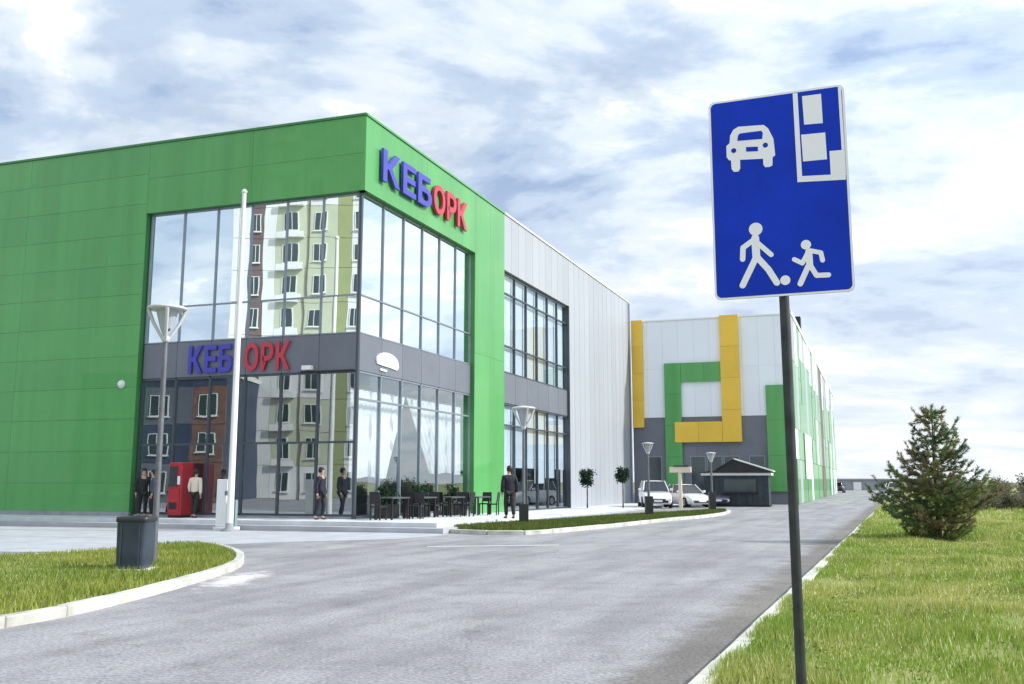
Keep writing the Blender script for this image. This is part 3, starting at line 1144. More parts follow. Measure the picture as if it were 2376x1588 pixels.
for t, lab in ((7.2, 'black planter with dark shrub against the glass, nearest the green pillar'), (4.3, 'black planter with dark shrub against the middle of the sunny glass'),
               (1.7, 'black planter with dark shrub against the sunny glass near the corner')):
    pl_ = thing('planter', lab, 'planter', RF.at(t, .28, pad_z(t)), rr, 'planters along the sunny glass')
    MB().box(-.55, .55, -.2, .2, 0, .5).build('planter_box', 'black_steel', pl_, False, .02)
    MB().box(-.51, .51, -.16, .16, .5, .505).build('soil', 'bark', pl_, False)
    PLANTERS.append(pl_)

def beam(face, t0, z0, t1, z1, o0, o1, th):
    d = Vector((t1 - t0, z1 - z0)).normalized()
    q = Vector((-d.y, d.x)) * th / 2
    pts = [(t0 + q.x, z0 + q.y), (t1 + q.x, z1 + q.y), (t1 - q.x, z1 - q.y), (t0 - q.x, z0 - q.y)]
    return disc_poly(face, pts, o0, o1)


def curtain(label, edge_top, edge_bot, z0, z1, o):
    """Gathered drape between two slanting edges; folds run from the rail to the hem."""
    r = thing('curtain', label, 'curtain', RG.at(sum(edge_top) / 2, o, z0))
    n_, m_ = 90, 8
    mb = MB()
    v, f = [], []
    for j in range(m_ + 1):
        q_ = j / m_
        z_ = z1 + (z0 - z1) * q_
        a_ = edge_top[0] + (edge_bot[0] - edge_top[0]) * q_
        b_ = edge_top[1] + (edge_bot[1] - edge_top[1]) * q_
        for i in range(n_ + 1):
            s_ = i / n_
            v.append(RG.at(a_ + (b_ - a_) * s_, o + .05 * math.sin(s_ * 75 + math.sin(s_ * 19)) * (.7 + .5 * q_), z_ - .04 * math.sin(s_ * 9) * q_))
    for j in range(m_):
        for i in range(n_):
            f.append((j * (n_ + 1) + i, j * (n_ + 1) + i + 1, (j + 1) * (n_ + 1) + i + 1, (j + 1) * (n_ + 1) + i))
    mb.add(v, f, True)
    mb.build('drape', 'white', r)
    MB().tube([RG.at(edge_top[0], o, z1 + .03), RG.at(edge_top[1], o, z1 + .03)], .025, 8).build('rail', 'frame', r)
    return r


curtain('pale curtain on the left of the sunny shop window, gathered towards the corner', (.15, 4.35), (.15, 2.9), 1.75, 4.95, -.35)
curtain('pale curtain on the right of the sunny shop window, slanting down to the green pillar', (4.45, 9.8), (6.6, 9.8), 1.95, 4.95, -.35)

# red vending machine by the shaded entrance, pylon and flagpole
VM = LG.at(6.85, .55)
vm = thing('vending_machine', 'red vending machine against the dark shop glass', 'vending machine', (VM.x, VM.y, PAD))
LG.box('cabinet', 'red', vm, 6.561, 7.139, .25, .95, PAD + .08, PAD + 2.0, bevel=.03)
LG.box('door_panel', 'red', vm, 6.611, 7.089, .955, .975, PAD + .2, PAD + 1.05)
LG.box('display_window', 'pane_far', vm, 6.741, 7.089, .955, .972, PAD + 1.12, PAD + 1.85)
LG.box('keypad', 'white', vm, 6.611, 6.712, .955, .985, PAD + 1.2, PAD + 1.5)
LG.box('delivery_slot', 'black', vm, 6.705, 7.031, .976, .985, PAD + .3, PAD + .55)
LG.box('foot', 'black', vm, 6.597, 7.102, .3, .9, PAD, PAD + .078)

PY = (-9.05, 31.15)
py = thing('information_pylon', 'short white pylon with pale teal panel beside the flagpole', 'pylon', (PY[0] - .55, PY[1] + .3, 0))
LGy = Face((PY[0] - .55, PY[1] + .3), DL, NL)
LGy.box('base', 'stone', py, -.5, .3, -.2, .2, 0, .12, bevel=.02)
LGy.box('slab', 'white', py, -.12, .28, -.1, .1, .12, 1.68, bevel=.015)
LGy.box('side_panel', 'teal', py, -.46, -.125, -.06, .06, .12, 1.0)
fpz = 11.45
fp = thing('flagpole', 'tall white flagpole in front of the shaded glazing', 'flagpole', (-9.25, 30.9, 0))
MB().tube([(-9.25, 30.9, 0.0), (-9.25, 30.9, 4), (-9.25, 30.9, fpz)], [.115, .105, .07], 14).build('pole', 'white', fp)
MB().lathe([(.0, 0), (.09, .01), (.10, .07), (.05, .14), (0, .16)], (-9.25, 30.9, fpz), 12).build('finial', 'white', fp)
MB().lathe([(.28, 0), (.28, .05), (.14, .07), (.125, .25), (.117, .26)], (-9.25, 30.9, 0), 16).build('base_flange', 'plinth', fp)
MB().tube([(-9.25 - .12, 30.82, 1.2), (-9.25 - .09, 30.84, fpz - .1)], .008, 5).build('halyard', 'post_grey', fp)
MB().box(-9.42, -9.35, 30.78, 30.84, 1.15, 1.3).build('cleat', 'post_grey', fp)

# ------------------------------------------------------------------ lamps and bin
def street_lamp(label, x, y, z, h, plinth, group, s=1.0, ph=.7):
    r = thing('street_lamp', label, 'street lamp', (x, y, z), 0, group)
    if plinth:
        MB().box(-.17, .17, -.17, .17, 0, ph).build('plinth', 'black_steel', r, False, .02)
        z0 = ph
    else:
        MB().lathe([(.0, .03), (.17, .03), (.17, 0)][::-1], n=14).build('base_plate', 'post_grey', r, False)
        z0 = .03
    MB().tube([(0, 0, z0), (0, 0, h * .5), (0, 0, h - .8 * s)], [.06, .052, .045], 12).build('pole', 'post_grey', r, False)
    MB().lathe([(.045, h - .86 * s), (.075, h - .84 * s), (.075, h - .74 * s), (.05, h - .72 * s)], n=12).build('collar', 'lamp_white', r, False)
    MB().lathe([(.05, h - .72 * s), (.13 * s, h - .55 * s), (.24 * s, h - .14 * s), (.25 * s, h - .10 * s)], n=18).build('lamp_glass', 'lamp_glass', r, False)
    MB().lathe([(0, h - .12 * s), (.42 * s, h - .12 * s), (.44 * s, h - .09 * s), (.40 * s, h - .05 * s), (.1 * s, h), (0, h)], n=22).build('cap', 'lamp_white', r, False)
    for k in range(4):
        a = k * math.pi / 2 + .35
        ca, sa = math.cos(a), math.sin(a)
        MB().tube([(.40 * s * ca, .40 * s * sa, h - .12 * s), (.28 * s * ca, .28 * s * sa, h - .42 * s), (.06 * ca, .06 * sa, h - .78 * s)],
                  [.045 * s, .04 * s, .03 * s], 8).build('rib', 'lamp_white', r, False)
    MB().tube([(0.07, -.05, h - .6 * s), (.07, -.05, h - .2 * s)], .03 * s, 8).build('bulb_holder', 'black', r, False)
    return r


street_lamp('grey lamp post with white funnel head on the near left island', -6.56, 17.35, .1, 4.83, False, 'funnel headed street lamps', .84)
street_lamp('lamp post on black plinth at the near end of the grass strip', .42, 33.6, .12, 4.2, True, 'funnel headed street lamps')
street_lamp('lamp post on black plinth halfway along the grass strip, in front of the white cars', 6.0, 41.2, .12, 3.2, True, 'funnel headed street lamps', .6, .85)
street_lamp('lamp post on black plinth at the far end of the grass strip', 10.35, 48.6, .12, 3.0, True, 'funnel headed street lamps', .6, .95)

bx, by = -6.5, 16.35
bn = thing('litter_bin', 'charcoal square litter bin on a pale slab on the near island', 'litter bin', (bx, by, .1))
MB().box(-.40, .40, -.36, .36, -.04, .03).build('slab', 'stone', bn, False, .015)
mb = MB()
prof = [(.27, .03), (.315, .12), (.325, .35), (.335, .88), (.345, .90)]
def rsq(r, k, n=32):
    a = 2 * math.pi * k / n + math.pi / 4 / 8
    c, s = math.cos(a), math.sin(a)
    e = 0.28
    return (r * math.copysign(abs(c) ** e, c), r * math.copysign(abs(s) ** e, s))
NS = 32
vv = [(*rsq(r, k), z) for r, z in prof for k in range(NS)]
ff = [(i * NS + k, i * NS + (k + 1) % NS, (i + 1) * NS + (k + 1) % NS, (i + 1) * NS + k) for i in range(len(prof) - 1) for k in range(NS)]
mb.add(vv, ff, True)
mb.build('bin_body', 'dark_steel', bn, False)
mb = MB()
prof = [(.352, .88), (.358, .90), (.358, .96), (.33, .975), (.25, .965), (.24, .90), (.22, .45)]
vv = [(*rsq(r, k), z) for r, z in prof for k in range(NS)]
ff = [(i * NS + k, i * NS + (k + 1) % NS, (i + 1) * NS + (k + 1) % NS, (i + 1) * NS + k) for i in range(len(prof) - 1) for k in range(NS)]
mb.add(vv, ff, True)
mb.build('rim', 'black_steel', bn, False)
for sx in (-.2, .2):
    MB().box(sx - .015, sx + .015, -.355, -.34, .12, .84).build('rib', 'dark_steel', bn, False)

bn.scale = (.78, .78, .93)

# ------------------------------------------------------------------ the road sign
SGL, SGR = Vector((.952, 4.27, 0)), Vector((1.530, 4.05, 0))
sd = (SGR - SGL).normalized()
sn = Vector((sd.y, -sd.x, 0))
SW, SH, SZ = (SGR - SGL).length, .975, 2.44
sg = thing('road_sign', 'blue residential zone sign with car, house and walking figures on a dark pole', 'road sign', ((SGL + SGR) / 2 - sn * .05))
SX = Face(SGL, sd, sn)


def rounded(w0, w1, z0, z1, r, k=5):
    out = []
    for cx, cz, a0 in ((w1 - r, z1 - r, 0), (w0 + r, z1 - r, 90), (w0 + r, z0 + r, 180), (w1 - r, z0 + r, 270)):
        for i in range(k + 1):
            a = math.radians(a0 + 90 * i / k)
            out.append((cx + r * math.cos(a), cz + r * math.sin(a)))
    return out


def sflat(pts, o, name, mat, parent=None):
    mb = MB()
    mb.add([SX.at(t, o, z) for t, z in pts], [tuple(range(len(pts)))])
    ob = mb.build(name, mat, parent or sg)
    return ob


disc_poly(SX, rounded(0, SW, SZ, SZ + SH, .03), -.006, -.0005).build('panel', 'sign_back', sg)
sflat(rounded(.001, SW - .001, SZ + .001, SZ + SH - .001, .03), 0.0, 'white_border', 'sign_white')
face = sflat(rounded(.010, SW - .010, SZ + .010, SZ + SH - .010, .024), 0.0012, 'blue_face', 'sign_blue')


def uv(px, py):
    """Picture inside the sign, u across and v down, to metres on the panel."""
    u = (px - 200 - 8 * 0) / 846.0
    yt = 228 - 128 * u
    yb = 1450 - 50 * u
    v = (py - yt) / (yb - yt)
    return (.004 + u * (SW - .008), SZ + SH - .004 - v * (SH - .008))


def sym(polys, name, mat='sign_white', o=0.0026, parent=None):
    mb = MB()
    for i, p in enumerate(polys):
        mb.add([SX.at(*q_[:1], o + i * .00015, q_[1]) if False else SX.at(q_[0], o + i * .00015, q_[1]) for q_ in p], [tuple(range(len(p)))])
    return mb.build(name, mat, parent or sg)


def stroke(pts, w):
    """Round-ended strokes along a pixel polyline."""
    out = []
    P = [Vector(uv(*p)) for p in pts]
    for a, b in zip(P[:-1], P[1:]):
        d = (b - a)
        L = d.length
        d = d / L
        q = Vector((-d.y, d.x))
        poly = []
        for k in range(9):
            t = -math.pi / 2 + math.pi * k / 8
            poly.append(b + d * (w * math.cos(t)) + q * (w * math.sin(t)))
        for k in range(9):
            t = math.pi / 2 + math.pi * k / 8
            poly.append(a + d * (w * math.cos(t)) + q * (w * math.sin(t)))
        out.append([tuple(p) for p in poly])
    return out


def circ(px, py, r):
    c = uv(px, py)
    return [[(c[0] + r * math.cos(2 * math.pi * k / 20), c[1] + r * math.sin(2 * math.pi * k / 20)) for k in range(20)]]


def quad(pts):
    return [[uv(*p) for p in pts]]


# car seen from the front
sym(quad([(352, 395), (385, 375), (548, 362), (575, 385), (605, 450), (612, 555), (590, 575), (318, 590), (303, 570), (303, 500), (325, 480), (330, 432)]) +
    quad([(330, 585), (388, 583), (388, 640), (375, 660), (345, 662), (332, 645)]) + quad([(535, 575), (595, 572), (592, 620), (575, 630), (545, 632), (535, 615)]), 'car_symbol')
sym(quad([(382, 430), (395, 418), (530, 400), (540, 412), (535, 452), (375, 466)]) + circ(350, 528, .012) + circ(553, 492, .012) +
    quad([(430, 505), (505, 502), (505, 530), (430, 534)]), 'car_symbol_windows', 'sign_blue', .0036)
# house
sym(quad([(738, 158), (768, 154), (772, 722), (742, 728)]) + quad([(742, 690), (1034, 676), (1034, 712), (742, 727)]), 'house_outline')
sym(quad([(1016, 118), (1034, 116), (1036, 525), (1018, 528)]), 'house_outline')
sym(quad([(795, 176), (912, 160), (914, 350), (800, 360)]), 'house_window')
sym(quad([(778, 425), (925, 410), (928, 582), (782, 596)]), 'house_window')
sym(quad([(945, 530), (1036, 522), (1036, 682), (945, 690)]), 'house_door', o=.0030)
# adult, child and ball
sym(circ(470, 1020, .031) + stroke([(465, 1075), (468, 1205)], .018) + stroke([(450, 1090), (386, 1135), (381, 1205)], .0125) +
    stroke([(478, 1105), (560, 1178)], .0115) + stroke([(460, 1205), (375, 1365)], .0145) + stroke([(474, 1195), (540, 1270), (588, 1350)], .0145), 'adult_symbol')
sym(circ(640, 1335, .0225), 'ball_symbol')
sym(circ(775, 1118, .0225) + stroke([(790, 1160), (792, 1250)], .015) + stroke([(785, 1165), (748, 1232), (700, 1208)], .0105) +
    stroke([(800, 1155), (862, 1168), (870, 1215)], .0105) + stroke([(780, 1255), (730, 1358)], .0125) + stroke([(800, 1255), (830, 1308), (900, 1305)], .0115), 'child_symbol')
pc = (SGL + SGR) / 2 - sn * .045 + sd * .0
MB().tube([(pc.x, pc.y, -.2), (pc.x, pc.y, 1.5), (pc.x, pc.y, SZ + SH - .06)], .0225, 16).build('pole', 'sign_pole', sg)
for z in (SZ + .18, SZ + SH - .22):
    MB().tube([(pc.x, pc.y, z - .02), (pc.x, pc.y, z + .02)], .032, 16).build('clamp', 'post_grey', sg)
    SX.box('clamp_bar', 'post_grey', sg, SW * .3, SW * .7, -.018, -.007, z - .015, z + .015)
MB().tube([(pc.x, pc.y, SZ + SH - .06), (pc.x, pc.y, SZ + SH - .05)], .028, 12).build('pole_cap', 'black', sg)

# ------------------------------------------------------------------ cars
def make_car(name, label, paint, L=4.4, W=1.78, Hh=1.5, suv=False, group=None):
    """Nose along +x."""
    r = thing(name, label, 'car', group=group)
    hl, hw = L / 2, W / 2
    zb = .24 if suv else .19
    belt = .62 * Hh
    st_ = [  # x, half width, sill z, bonnet/shoulder z
        (-hl, .74, zb + .22, belt - .18), (-hl + .10, .90, zb + .08, belt - .02), (-hl + .45, .97, zb, belt + .02), (-hl * .45, 1.0, zb, belt),
        (0, 1.0, zb, belt - .01), (hl * .36, 1.0, zb, belt - .04), (hl * .62, .985, zb, belt - .13), (hl - .32, .95, zb, belt - .22),
        (hl - .08, .86, zb + .06, belt - .36), (hl, .72, zb + .16, belt - .45)]
    mb = MB()
    ring = []
    for x, w, z0, z1 in st_:
        w *= hw
        zm = (z0 + z1) / 2
        ring.append([(x, -w * .86, z0), (x, -w * .98, z0 + .10), (x, -w, zm), (x, -w * .97, z1 - .07), (x, -w * .86, z1), (x, -w * .4, z1 + .03),
                     (x, w * .4, z1 + .03), (x, w * .86, z1), (x, w * .97, z1 - .07), (x, w, zm), (x, w * .98, z0 + .10), (x, w * .86, z0)])
    k = 12
    v = sum(ring, [])
    f = [(i * k + j, i * k + (j + 1) % k, (i + 1) * k + (j + 1) % k, (i + 1) * k + j) for i in range(len(ring) - 1) for j in range(k)]
    f += [tuple(range(k - 1, -1, -1)), tuple(range(len(v) - k, len(v)))]
    mb.add(v, f, True)
    mb.build('body', paint, r, False)
    # greenhouse: glass volume with painted roof and pillars
    rb, rf = (-hl + .12 if suv else -hl + .28), hl * .40
    tb, tf = (-hl + .38 if suv else -hl + .85), hl * .02
    b = belt - .01
    t = Hh - .05
    gv = [(rb, -hw * .86, b), (rf, -hw * .86, b), (rf, hw * .86, b), (rb, hw * .86, b), (tb, -hw * .68, t), (tf, -hw * .68, t), (tf, hw * .68, t), (tb, hw * .68, t)]
    g = MB().add(gv, [(0, 1, 5, 4), (2, 3, 7, 6), (1, 2, 6, 5), (3, 0, 4, 7), (4, 5, 6, 7)])
    g.build('windows', 'car_glass', r, False)
    rm = MB()
    rv = []
    for x, s, dz in ((tb - .06, .66, -.02), (tb + .15, .71, .035), ((tb + tf) / 2, .72, .055), (tf - .12, .71, .04), (tf + .06, .66, -.01)):
        rv.append([(x, hw * s * q, t + dz - abs(q) ** 3 * .04) for q in (-1, -.6, 0, .6, 1)])
    rm.add(sum(rv, []), [(i * 5 + j, i * 5 + j + 1, (i + 1) * 5 + j + 1, (i + 1) * 5 + j) for i in range(4) for j in range(4)], True)
    rm.build('roof', paint, r, False)
    for sy in (-1, 1):
        for (x0, x1) in ((rb, tb), (rf, tf), ((rb + rf) / 2 - .1, (tb + tf) / 2 - .1)):
            MB().tube([(x0, sy * hw * .862, b), (x1, sy * hw * .685, t + .005)], .035, 6).build('pillar', paint, r, False)
    for sx in (-1, 1):
        for sy in (-1, 1):
            x = sx * hl * .60
            y = sy * (hw - .09)
            rad = .36 if suv else .32
            ty = MB().lathe([(rad * .62, -.1), (rad * .95, -.11), (rad, -.06), (rad, .06), (rad * .95, .11), (rad * .62, .1)], n=20)
            ty.v = [(x + p[0], y + p[2], rad + p[1]) for p in ty.v]
            w = ty.build('tyre', 'tyre', r, False)
            ri = MB().lathe([(0, .085 * sy), (rad * .2, .09 * sy), (rad * .55, .07 * sy), (rad * .66, .105 * sy)], n=20)
            ri.v = [(x + p[0], y + p[2], rad + p[1]) for p in ri.v]
            ri.build('rim', 'rim', w, False)
    for sy in (-1, 1):
        MB().box(hl - .12, hl - .015, sy * hw * .66 - .17, sy * hw * .66 + .17, belt - .56, belt - .42).build('headlight', 'headlight', r, False, .02)
        MB().box(-hl + .005, -hl + .09, sy * hw * .70 - .11, sy * hw * .70 + .11, belt - .38, belt - .12).build('tail_light', 'tail', r, False, .02)
        MB().box(rf - .28, rf - .12, sy * (hw + .06) - .09, sy * (hw + .06) + .09, belt + .01, belt + .15).build('mirror', paint, r, False, .03)
    MB().box(hl - .06, hl + .012, -hw * .48, hw * .48, belt - .60, belt - .47).build('grille', 'black', r, False, .01)
    MB().box(hl - .05, hl + .02, -hw * .66, hw * .66, zb + .1, zb + .24).build('front_bumper', 'black', r, False, .02)
    MB().box(-hl - .02, -hl + .06, -hw * .7, hw * .7, zb + .12, zb + .32).build('rear_bumper', 'black', r, False, .02)
    MB().box(hl + .012, hl + .026, -.25, .25, zb + .16, zb + .27).build('number_plate', 'white', r, False)
    MB().box(-hl - .03, -hl - .02, -.25, .25, belt - .34, belt - .23).build('number_plate', 'white', r, False)
    return r


def place(o, x, y, ang, z=0.0):
    o.location = (x, y, z)
    o.rotation_euler = (0, 0, math.radians(ang))
    return o


place(make_car('parked_car', 'white upright car parked nose out beside the grey wing', 'car_white', 4.3, 1.82, 1.68, True, 'cars parked by the patterned block'), 8.9, 58.6, -93)
place(make_car('parked_car', 'white low hatchback parked right of the upright white car', 'car_white', 4.0, 1.7, 1.45, False, 'cars parked by the patterned block'), 11.2, 60.2, -72)
place(make_car('parked_car', 'purple grey saloon parked beside the dark kiosk', 'car_grey', 4.4, 1.75, 1.45, False, 'cars parked by the patterned block'), 13.6, 62.6, -100)
place(make_car('distant_car', 'black car far down the road past the patterned block', 'car_dark', 4.4, 1.8, 1.55, True, 'cars far down the road'), 47.6, 137, 66)
place(make_car('distant_car', 'beige car far down the road near the block end', 'car_beige', 4.4, 1.8, 1.5, False, 'cars far down the road'), 45.8, 112, 66)
place(make_car('distant_car', 'white car far down the road, nearest the lawn kerb', 'car_white', 4.4, 1.8, 1.55, False, 'cars far down the road'), 53.5, 132, 66)

# ------------------------------------------------------------------ dark kiosk with gabled roof
KX = Face((12.55, 61.35), -DL, NL)
kk = thing('kiosk', 'dark boarded kiosk with black gabled roof and white fascia', 'kiosk', KX.at(2.05, -.5))
for i in range(12):
    w = 4.1 / 12
    KX.box('board', 'timber_dark', kk, w * i + .008, w * (i + 1) - .008, -.05, random.choice((0, .01, .015)), .12, 1.98)
KX.box('wall', 'timber_dark', kk, .01, 4.09, -2.4, -.055, .1, 1.98)
KX.box('base', 'black', kk, -.05, 4.15, -2.45, .04, .0, .10)
KX.box('serving_window', 'pane_far', kk, 1.3, 3.3, .02, .03, .95, 1.75)
KX.box('counter', 'black', kk, 1.2, 3.4, .03, .28, .86, .92)
KX.box('fascia', 'white', kk, -.15, 4.3, -2.5, .16, 2.0, 2.16)
gr = [(-.35, 2.18), (.9, 2.35), (2.0, 3.02), (4.3, 2.24), (4.25, 2.17), (-.3, 2.165)]
disc_poly(KX, gr, -2.5, .3).build('gable', 'black', kk)
beam(KX, 1.95, 3.08, 4.42, 2.27, -2.6, .4, .08).build('roof_slope', 'white', kk)
beam(KX, 2.03, 3.06, .85, 2.38, -2.6, .4, .07).build('roof_slope', 'black', kk)
tp = thing('signpost', 'cream T shaped post standing left of the dark kiosk', 'post', KX.at(-.55, 4.5))
KX = Face(KX.at(-.35, 4), -DL, NL)
KX.box('post', 'cream', tp, -.64, -.44, .40, .60, 0, 2.15)
KX.box('crossbar', 'cream', tp, -1.15, .15, .36, .64, 2.153, 2.5)
KX.box('cap', 'timber_dark', tp, -.9, .0, .3, .7, 2.503, 2.58)

# round-headed little trees by the grey wing
def leaf_ball(name, c, rx, rz_, n, size, cols, parent, world=False):
    th = rng.uniform(0, 2 * np.pi, n)
    u = rng.uniform(-1, 1, n)
    rad = rng.uniform(.35, 1, n) ** .5 * rng.uniform(.85, 1.08, n)
    s = np.sqrt(1 - u * u)
    P = np.stack([c[0] + rx * rad * s * np.cos(th), c[1] + rx * rad * s * np.sin(th), c[2] + rz_ * rad * u], 1)
    return card_mesh(name, P, size, cols, parent)


def card_mesh(name, P, size, cols, parent, mat='leaf', stretch=1.6, up=0.0):
    n = len(P)
    a = rng.normal(size=(n, 3))
    a[:, 2] += up
    a /= np.linalg.norm(a, axis=1)[:, None]
    b = np.cross(a, rng.normal(size=(n, 3)))
    b /= np.linalg.norm(b, axis=1)[:, None]
    sz = size * rng.uniform(.6, 1.4, n)[:, None]
    V = np.empty((n, 4, 3))
    V[:, 0] = P - a * sz * stretch * .5
    V[:, 1] = P + b * sz * .38
    V[:, 2] = P + a * sz * stretch * .5
    V[:, 3] = P - b * sz * .38
    me = bpy.data.meshes.new(name)
    me.from_pydata(V.reshape(-1, 3).tolist(), [], np.arange(4 * n).reshape(n, 4).tolist())
    C = np.array(cols)[rng.integers(0, len(cols), n)] * rng.uniform(.75, 1.25, n)[:, None]
    col = np.ones((n, 4, 4))
    col[:, :, :3] = C[:, None, :]
    at = me.color_attributes.new('pigment', 'FLOAT_COLOR', 'CORNER')
    at.data.foreach_set('color', col.reshape(-1).astype(np.float32))
    me.materials.append(M[mat])
    o = bpy.data.objects.new(name, me)
    COL.objects.link(o)
    o.parent = parent
    return o


for pl_ in PLANTERS:
    cl_ = [(random.uniform(-.42, .42), random.uniform(-.1, .1), random.uniform(.6, 1.15)) for _ in range(12)]
    card_mesh('shrub', np.concatenate([np.array(c0) + rng.normal(size=(60, 3)) * .09 for c0 in cl_]), .08, [(.02, .05, .025), (.03, .065, .03)], pl_)
DG = [(.018, .045, .022), (.025, .06, .03), (.035, .07, .03)]
for x, y, lab, hh in ((4.36, 54.4, 'clipped round tree on a pale stem, left of the two by the grey wing', 2.15), (6.45, 54.6, 'clipped round tree on a dark stem, right of the two by the grey wing', 2.3)):
    r = thing('round_tree', lab, 'tree', (x, y, .1), 0, 'clipped round trees by the wing')
    MB().tube([(0, 0, 0), (.01, 0, .8), (0, 0, hh - .3)], [.05, .042, .035], 8).build('trunk', 'bark', r, False)
    cl_ = [(random.uniform(-.26, .26), random.uniform(-.26, .26), hh - .45 + random.uniform(-.32, .34)) for _ in range(15)]
    Pq = np.concatenate([np.array(c0) + rng.normal(size=(110, 3)) * .095 for c0 in cl_])
    card_mesh('crown', Pq, .085, DG, r)

# low grey shed and scrub at the horizon
sh = thing('roadside_shed', 'long low grey shed far down the road at the horizon', 'building', (62, 176, 0))
SHF = Face((52, 178), (1, -.15), (-.15, -1))
for i in range(14):
    SHF.box('wall_panel', 'far_grey', sh, i * 2 + .02, (i + 1) * 2 - .02, -6, random.choice((0, .03)), -.1, 1.9)
SHF.box('roof', 'far_grey', sh, -.3, 28.3, -6.3, .3, 1.92, 2.15)
for i in (2, 6, 10):
    SHF.box('door', 'white', sh, i * 2 + .3, i * 2 + 1.7, .035, .08, .0, 1.5)

# ------------------------------------------------------------------ pine
PX, PYy = 11.3, 25.0
pz = lawn_z(PX - kerb_x(PYy), PYy)
pine = thing('pine_tree', 'young bushy pine tree on the lawn by the kerb', 'tree', (PX, PYy, pz - .03))
PH = 3.5
trunk_pts = [(0.02 * math.sin(z * 2.3), .03 * math.sin(z * 1.7 + 1), z) for z in np.linspace(0, PH, 12)]
MB().tube(trunk_pts, [max(.008, .085 * (1 - z / (PH + .05))) for z in np.linspace(0, PH, 12)], 9).build('trunk', 'bark', pine, False)


def outline(z, az):
    """Half width of the crown at height z: broad and low, uneven, open near the top."""
    f = z / PH
    knots = [(0, .50), (.06, .80), (.16, 1.08), (.28, 1.14), (.42, .98), (.58, .80), (.70, .52), (.80, .50), (.90, .26), (1.0, .08)]
    for (a0, w0), (a1, w1) in zip(knots[:-1], knots[1:]):
        if a0 <= f <= a1:
            w = w0 + (w1 - w0) * (f - a0) / (a1 - a0)
            break
    else:
        w = .1
    w *= 1 + .16 * math.sin(az * 2 + f * 9) + .10 * math.sin(az * 5 + 3)
    return max(.10, w)


needles_base, needles_dir, needles_len, needles_col = [], [], [], []
limb_mb = MB()
z = .12
wh = 0
NC = np.array([(.16, .22, .075), (.19, .24, .08), (.23, .24, .10), (.25, .22, .12), (.10, .16, .075), (.15, .21, .10)])


def bottlebrush(p0, p1, n, ln, tone):
    p0, p1 = np.array(p0), np.array(p1)
    d = (p1 - p0)
    L = np.linalg.norm(d)
    d = d / L
    t = rng.uniform(.15, 1.0, n)
    base = p0 + d * L * t[:, None]
    r = rng.normal(size=(n, 3))
    r -= (r @ d)[:, None] * d
    r /= np.linalg.norm(r, axis=1)[:, None]
    dirs = d * rng.uniform(.35, 1.0, n)[:, None] + r * rng.uniform(.5, 1.0, n)[:, None]
    dirs /= np.linalg.norm(dirs, axis=1)[:, None]
    needles_base.append(base)
    needles_dir.append(dirs)
    needles_len.append(ln * rng.uniform(.7, 1.2, n))
    needles_col.append(tone * rng.uniform(.75, 1.3, n)[:, None])


while z < PH - .12:
    f = z / PH
    nb = 9 if f < .4 else (7 if f < .65 else 5)
    for k in range(nb):
        az = 2 * math.pi * (k + .5 * (wh % 2)) / nb + random.uniform(-.25, .25)
        if random.random() < (.26 if f > .45 else .12):
            continue
        L = outline(z, az) * random.choice((random.uniform(.6, .95), random.uniform(.85, 1.32)))
        up = (.10 + .55 * f) * L
        p0 = Vector((0, 0, z))
        d = Vector((math.cos(az), math.sin(az), 0))
        pts = []
        for s in np.linspace(0, 1, 6):
            pts.append(p0 + d * (L * s) + Vector((0, 0, up * s ** 1.8 - .10 * L * math.sin(s * math.pi))))
        limb_mb.tube(pts, [.022 * (1 - .75 * s) * (1.2 - f * .5) for s in np.linspace(0, 1, 6)], 5, False)
        tone = NC[rng.integers(0, len(NC))]
        # shoots along the branch
        ns = max(5, int(L * 13))
        for j in range(ns):
            s = .12 + .88 * (j + random.random()) / ns
            i0 = min(4, int(s * 5))
            q = pts[i0].lerp(pts[i0 + 1], s * 5 - i0)
            side = Vector((-d.y, d.x, 0)) * random.choice((-1, 1))
            tw = (d * random.uniform(.4, .9) + side * random.uniform(.1, 1.0) + Vector((0, 0, random.uniform(-.35, .9)))).normalized()
            tl = random.uniform(.16, .34) * (1.15 - .35 * s)
            limb_mb.tube([q, q + tw * tl], [.007, .004], 4, False)
            bottlebrush(q, q + tw * tl, 56, .10, tone)
        end = pts[-1]
        tip = end + (d * .5 + Vector((0, 0, .8))).normalized() * random.uniform(.10, .26)
        bottlebrush(pts[-2], end, 36, .09, tone)
        bottlebrush(end, tip, 46, .09, tone)
    z += .20 - .03 * f
    wh += 1
bottlebrush((0, 0, PH - .45), (0.02, 0, PH + .05), 150, .10, NC[4])
for k in range(4):
    a = k * 1.6
    bottlebrush((0, 0, PH - .35), (.22 * math.cos(a), .22 * math.sin(a), PH - .05), 60, .09, NC[0])
limb_mb.build('limbs', 'bark', pine, False)
B, D = np.concatenate(needles_base), np.concatenate(needles_dir)
LN, CC = np.concatenate(needles_len), np.concatenate(needles_col)
W_ = np.cross(D, rng.normal(size=D.shape))
W_ /= np.linalg.norm(W_, axis=1)[:, None]
V = np.stack([B - W_ * .008, B + W_ * .008, B + D * LN[:, None]], 1)
me = bpy.data.meshes.new('crown')
me.from_pydata(V.reshape(-1, 3).tolist(), [], np.arange(3 * len(B)).reshape(-1, 3).tolist())
cl = np.ones((len(B), 3, 4))
cl[:, :, :3] = CC[:, None, :]
at = me.color_attributes.new('pigment', 'FLOAT_COLOR', 'CORNER')
at.data.foreach_set('color', cl.reshape(-1).astype(np.float32))
me.materials.append(M['needle'])
cr = bpy.data.objects.new('crown', me)
COL.objects.link(cr)
cr.parent = pine

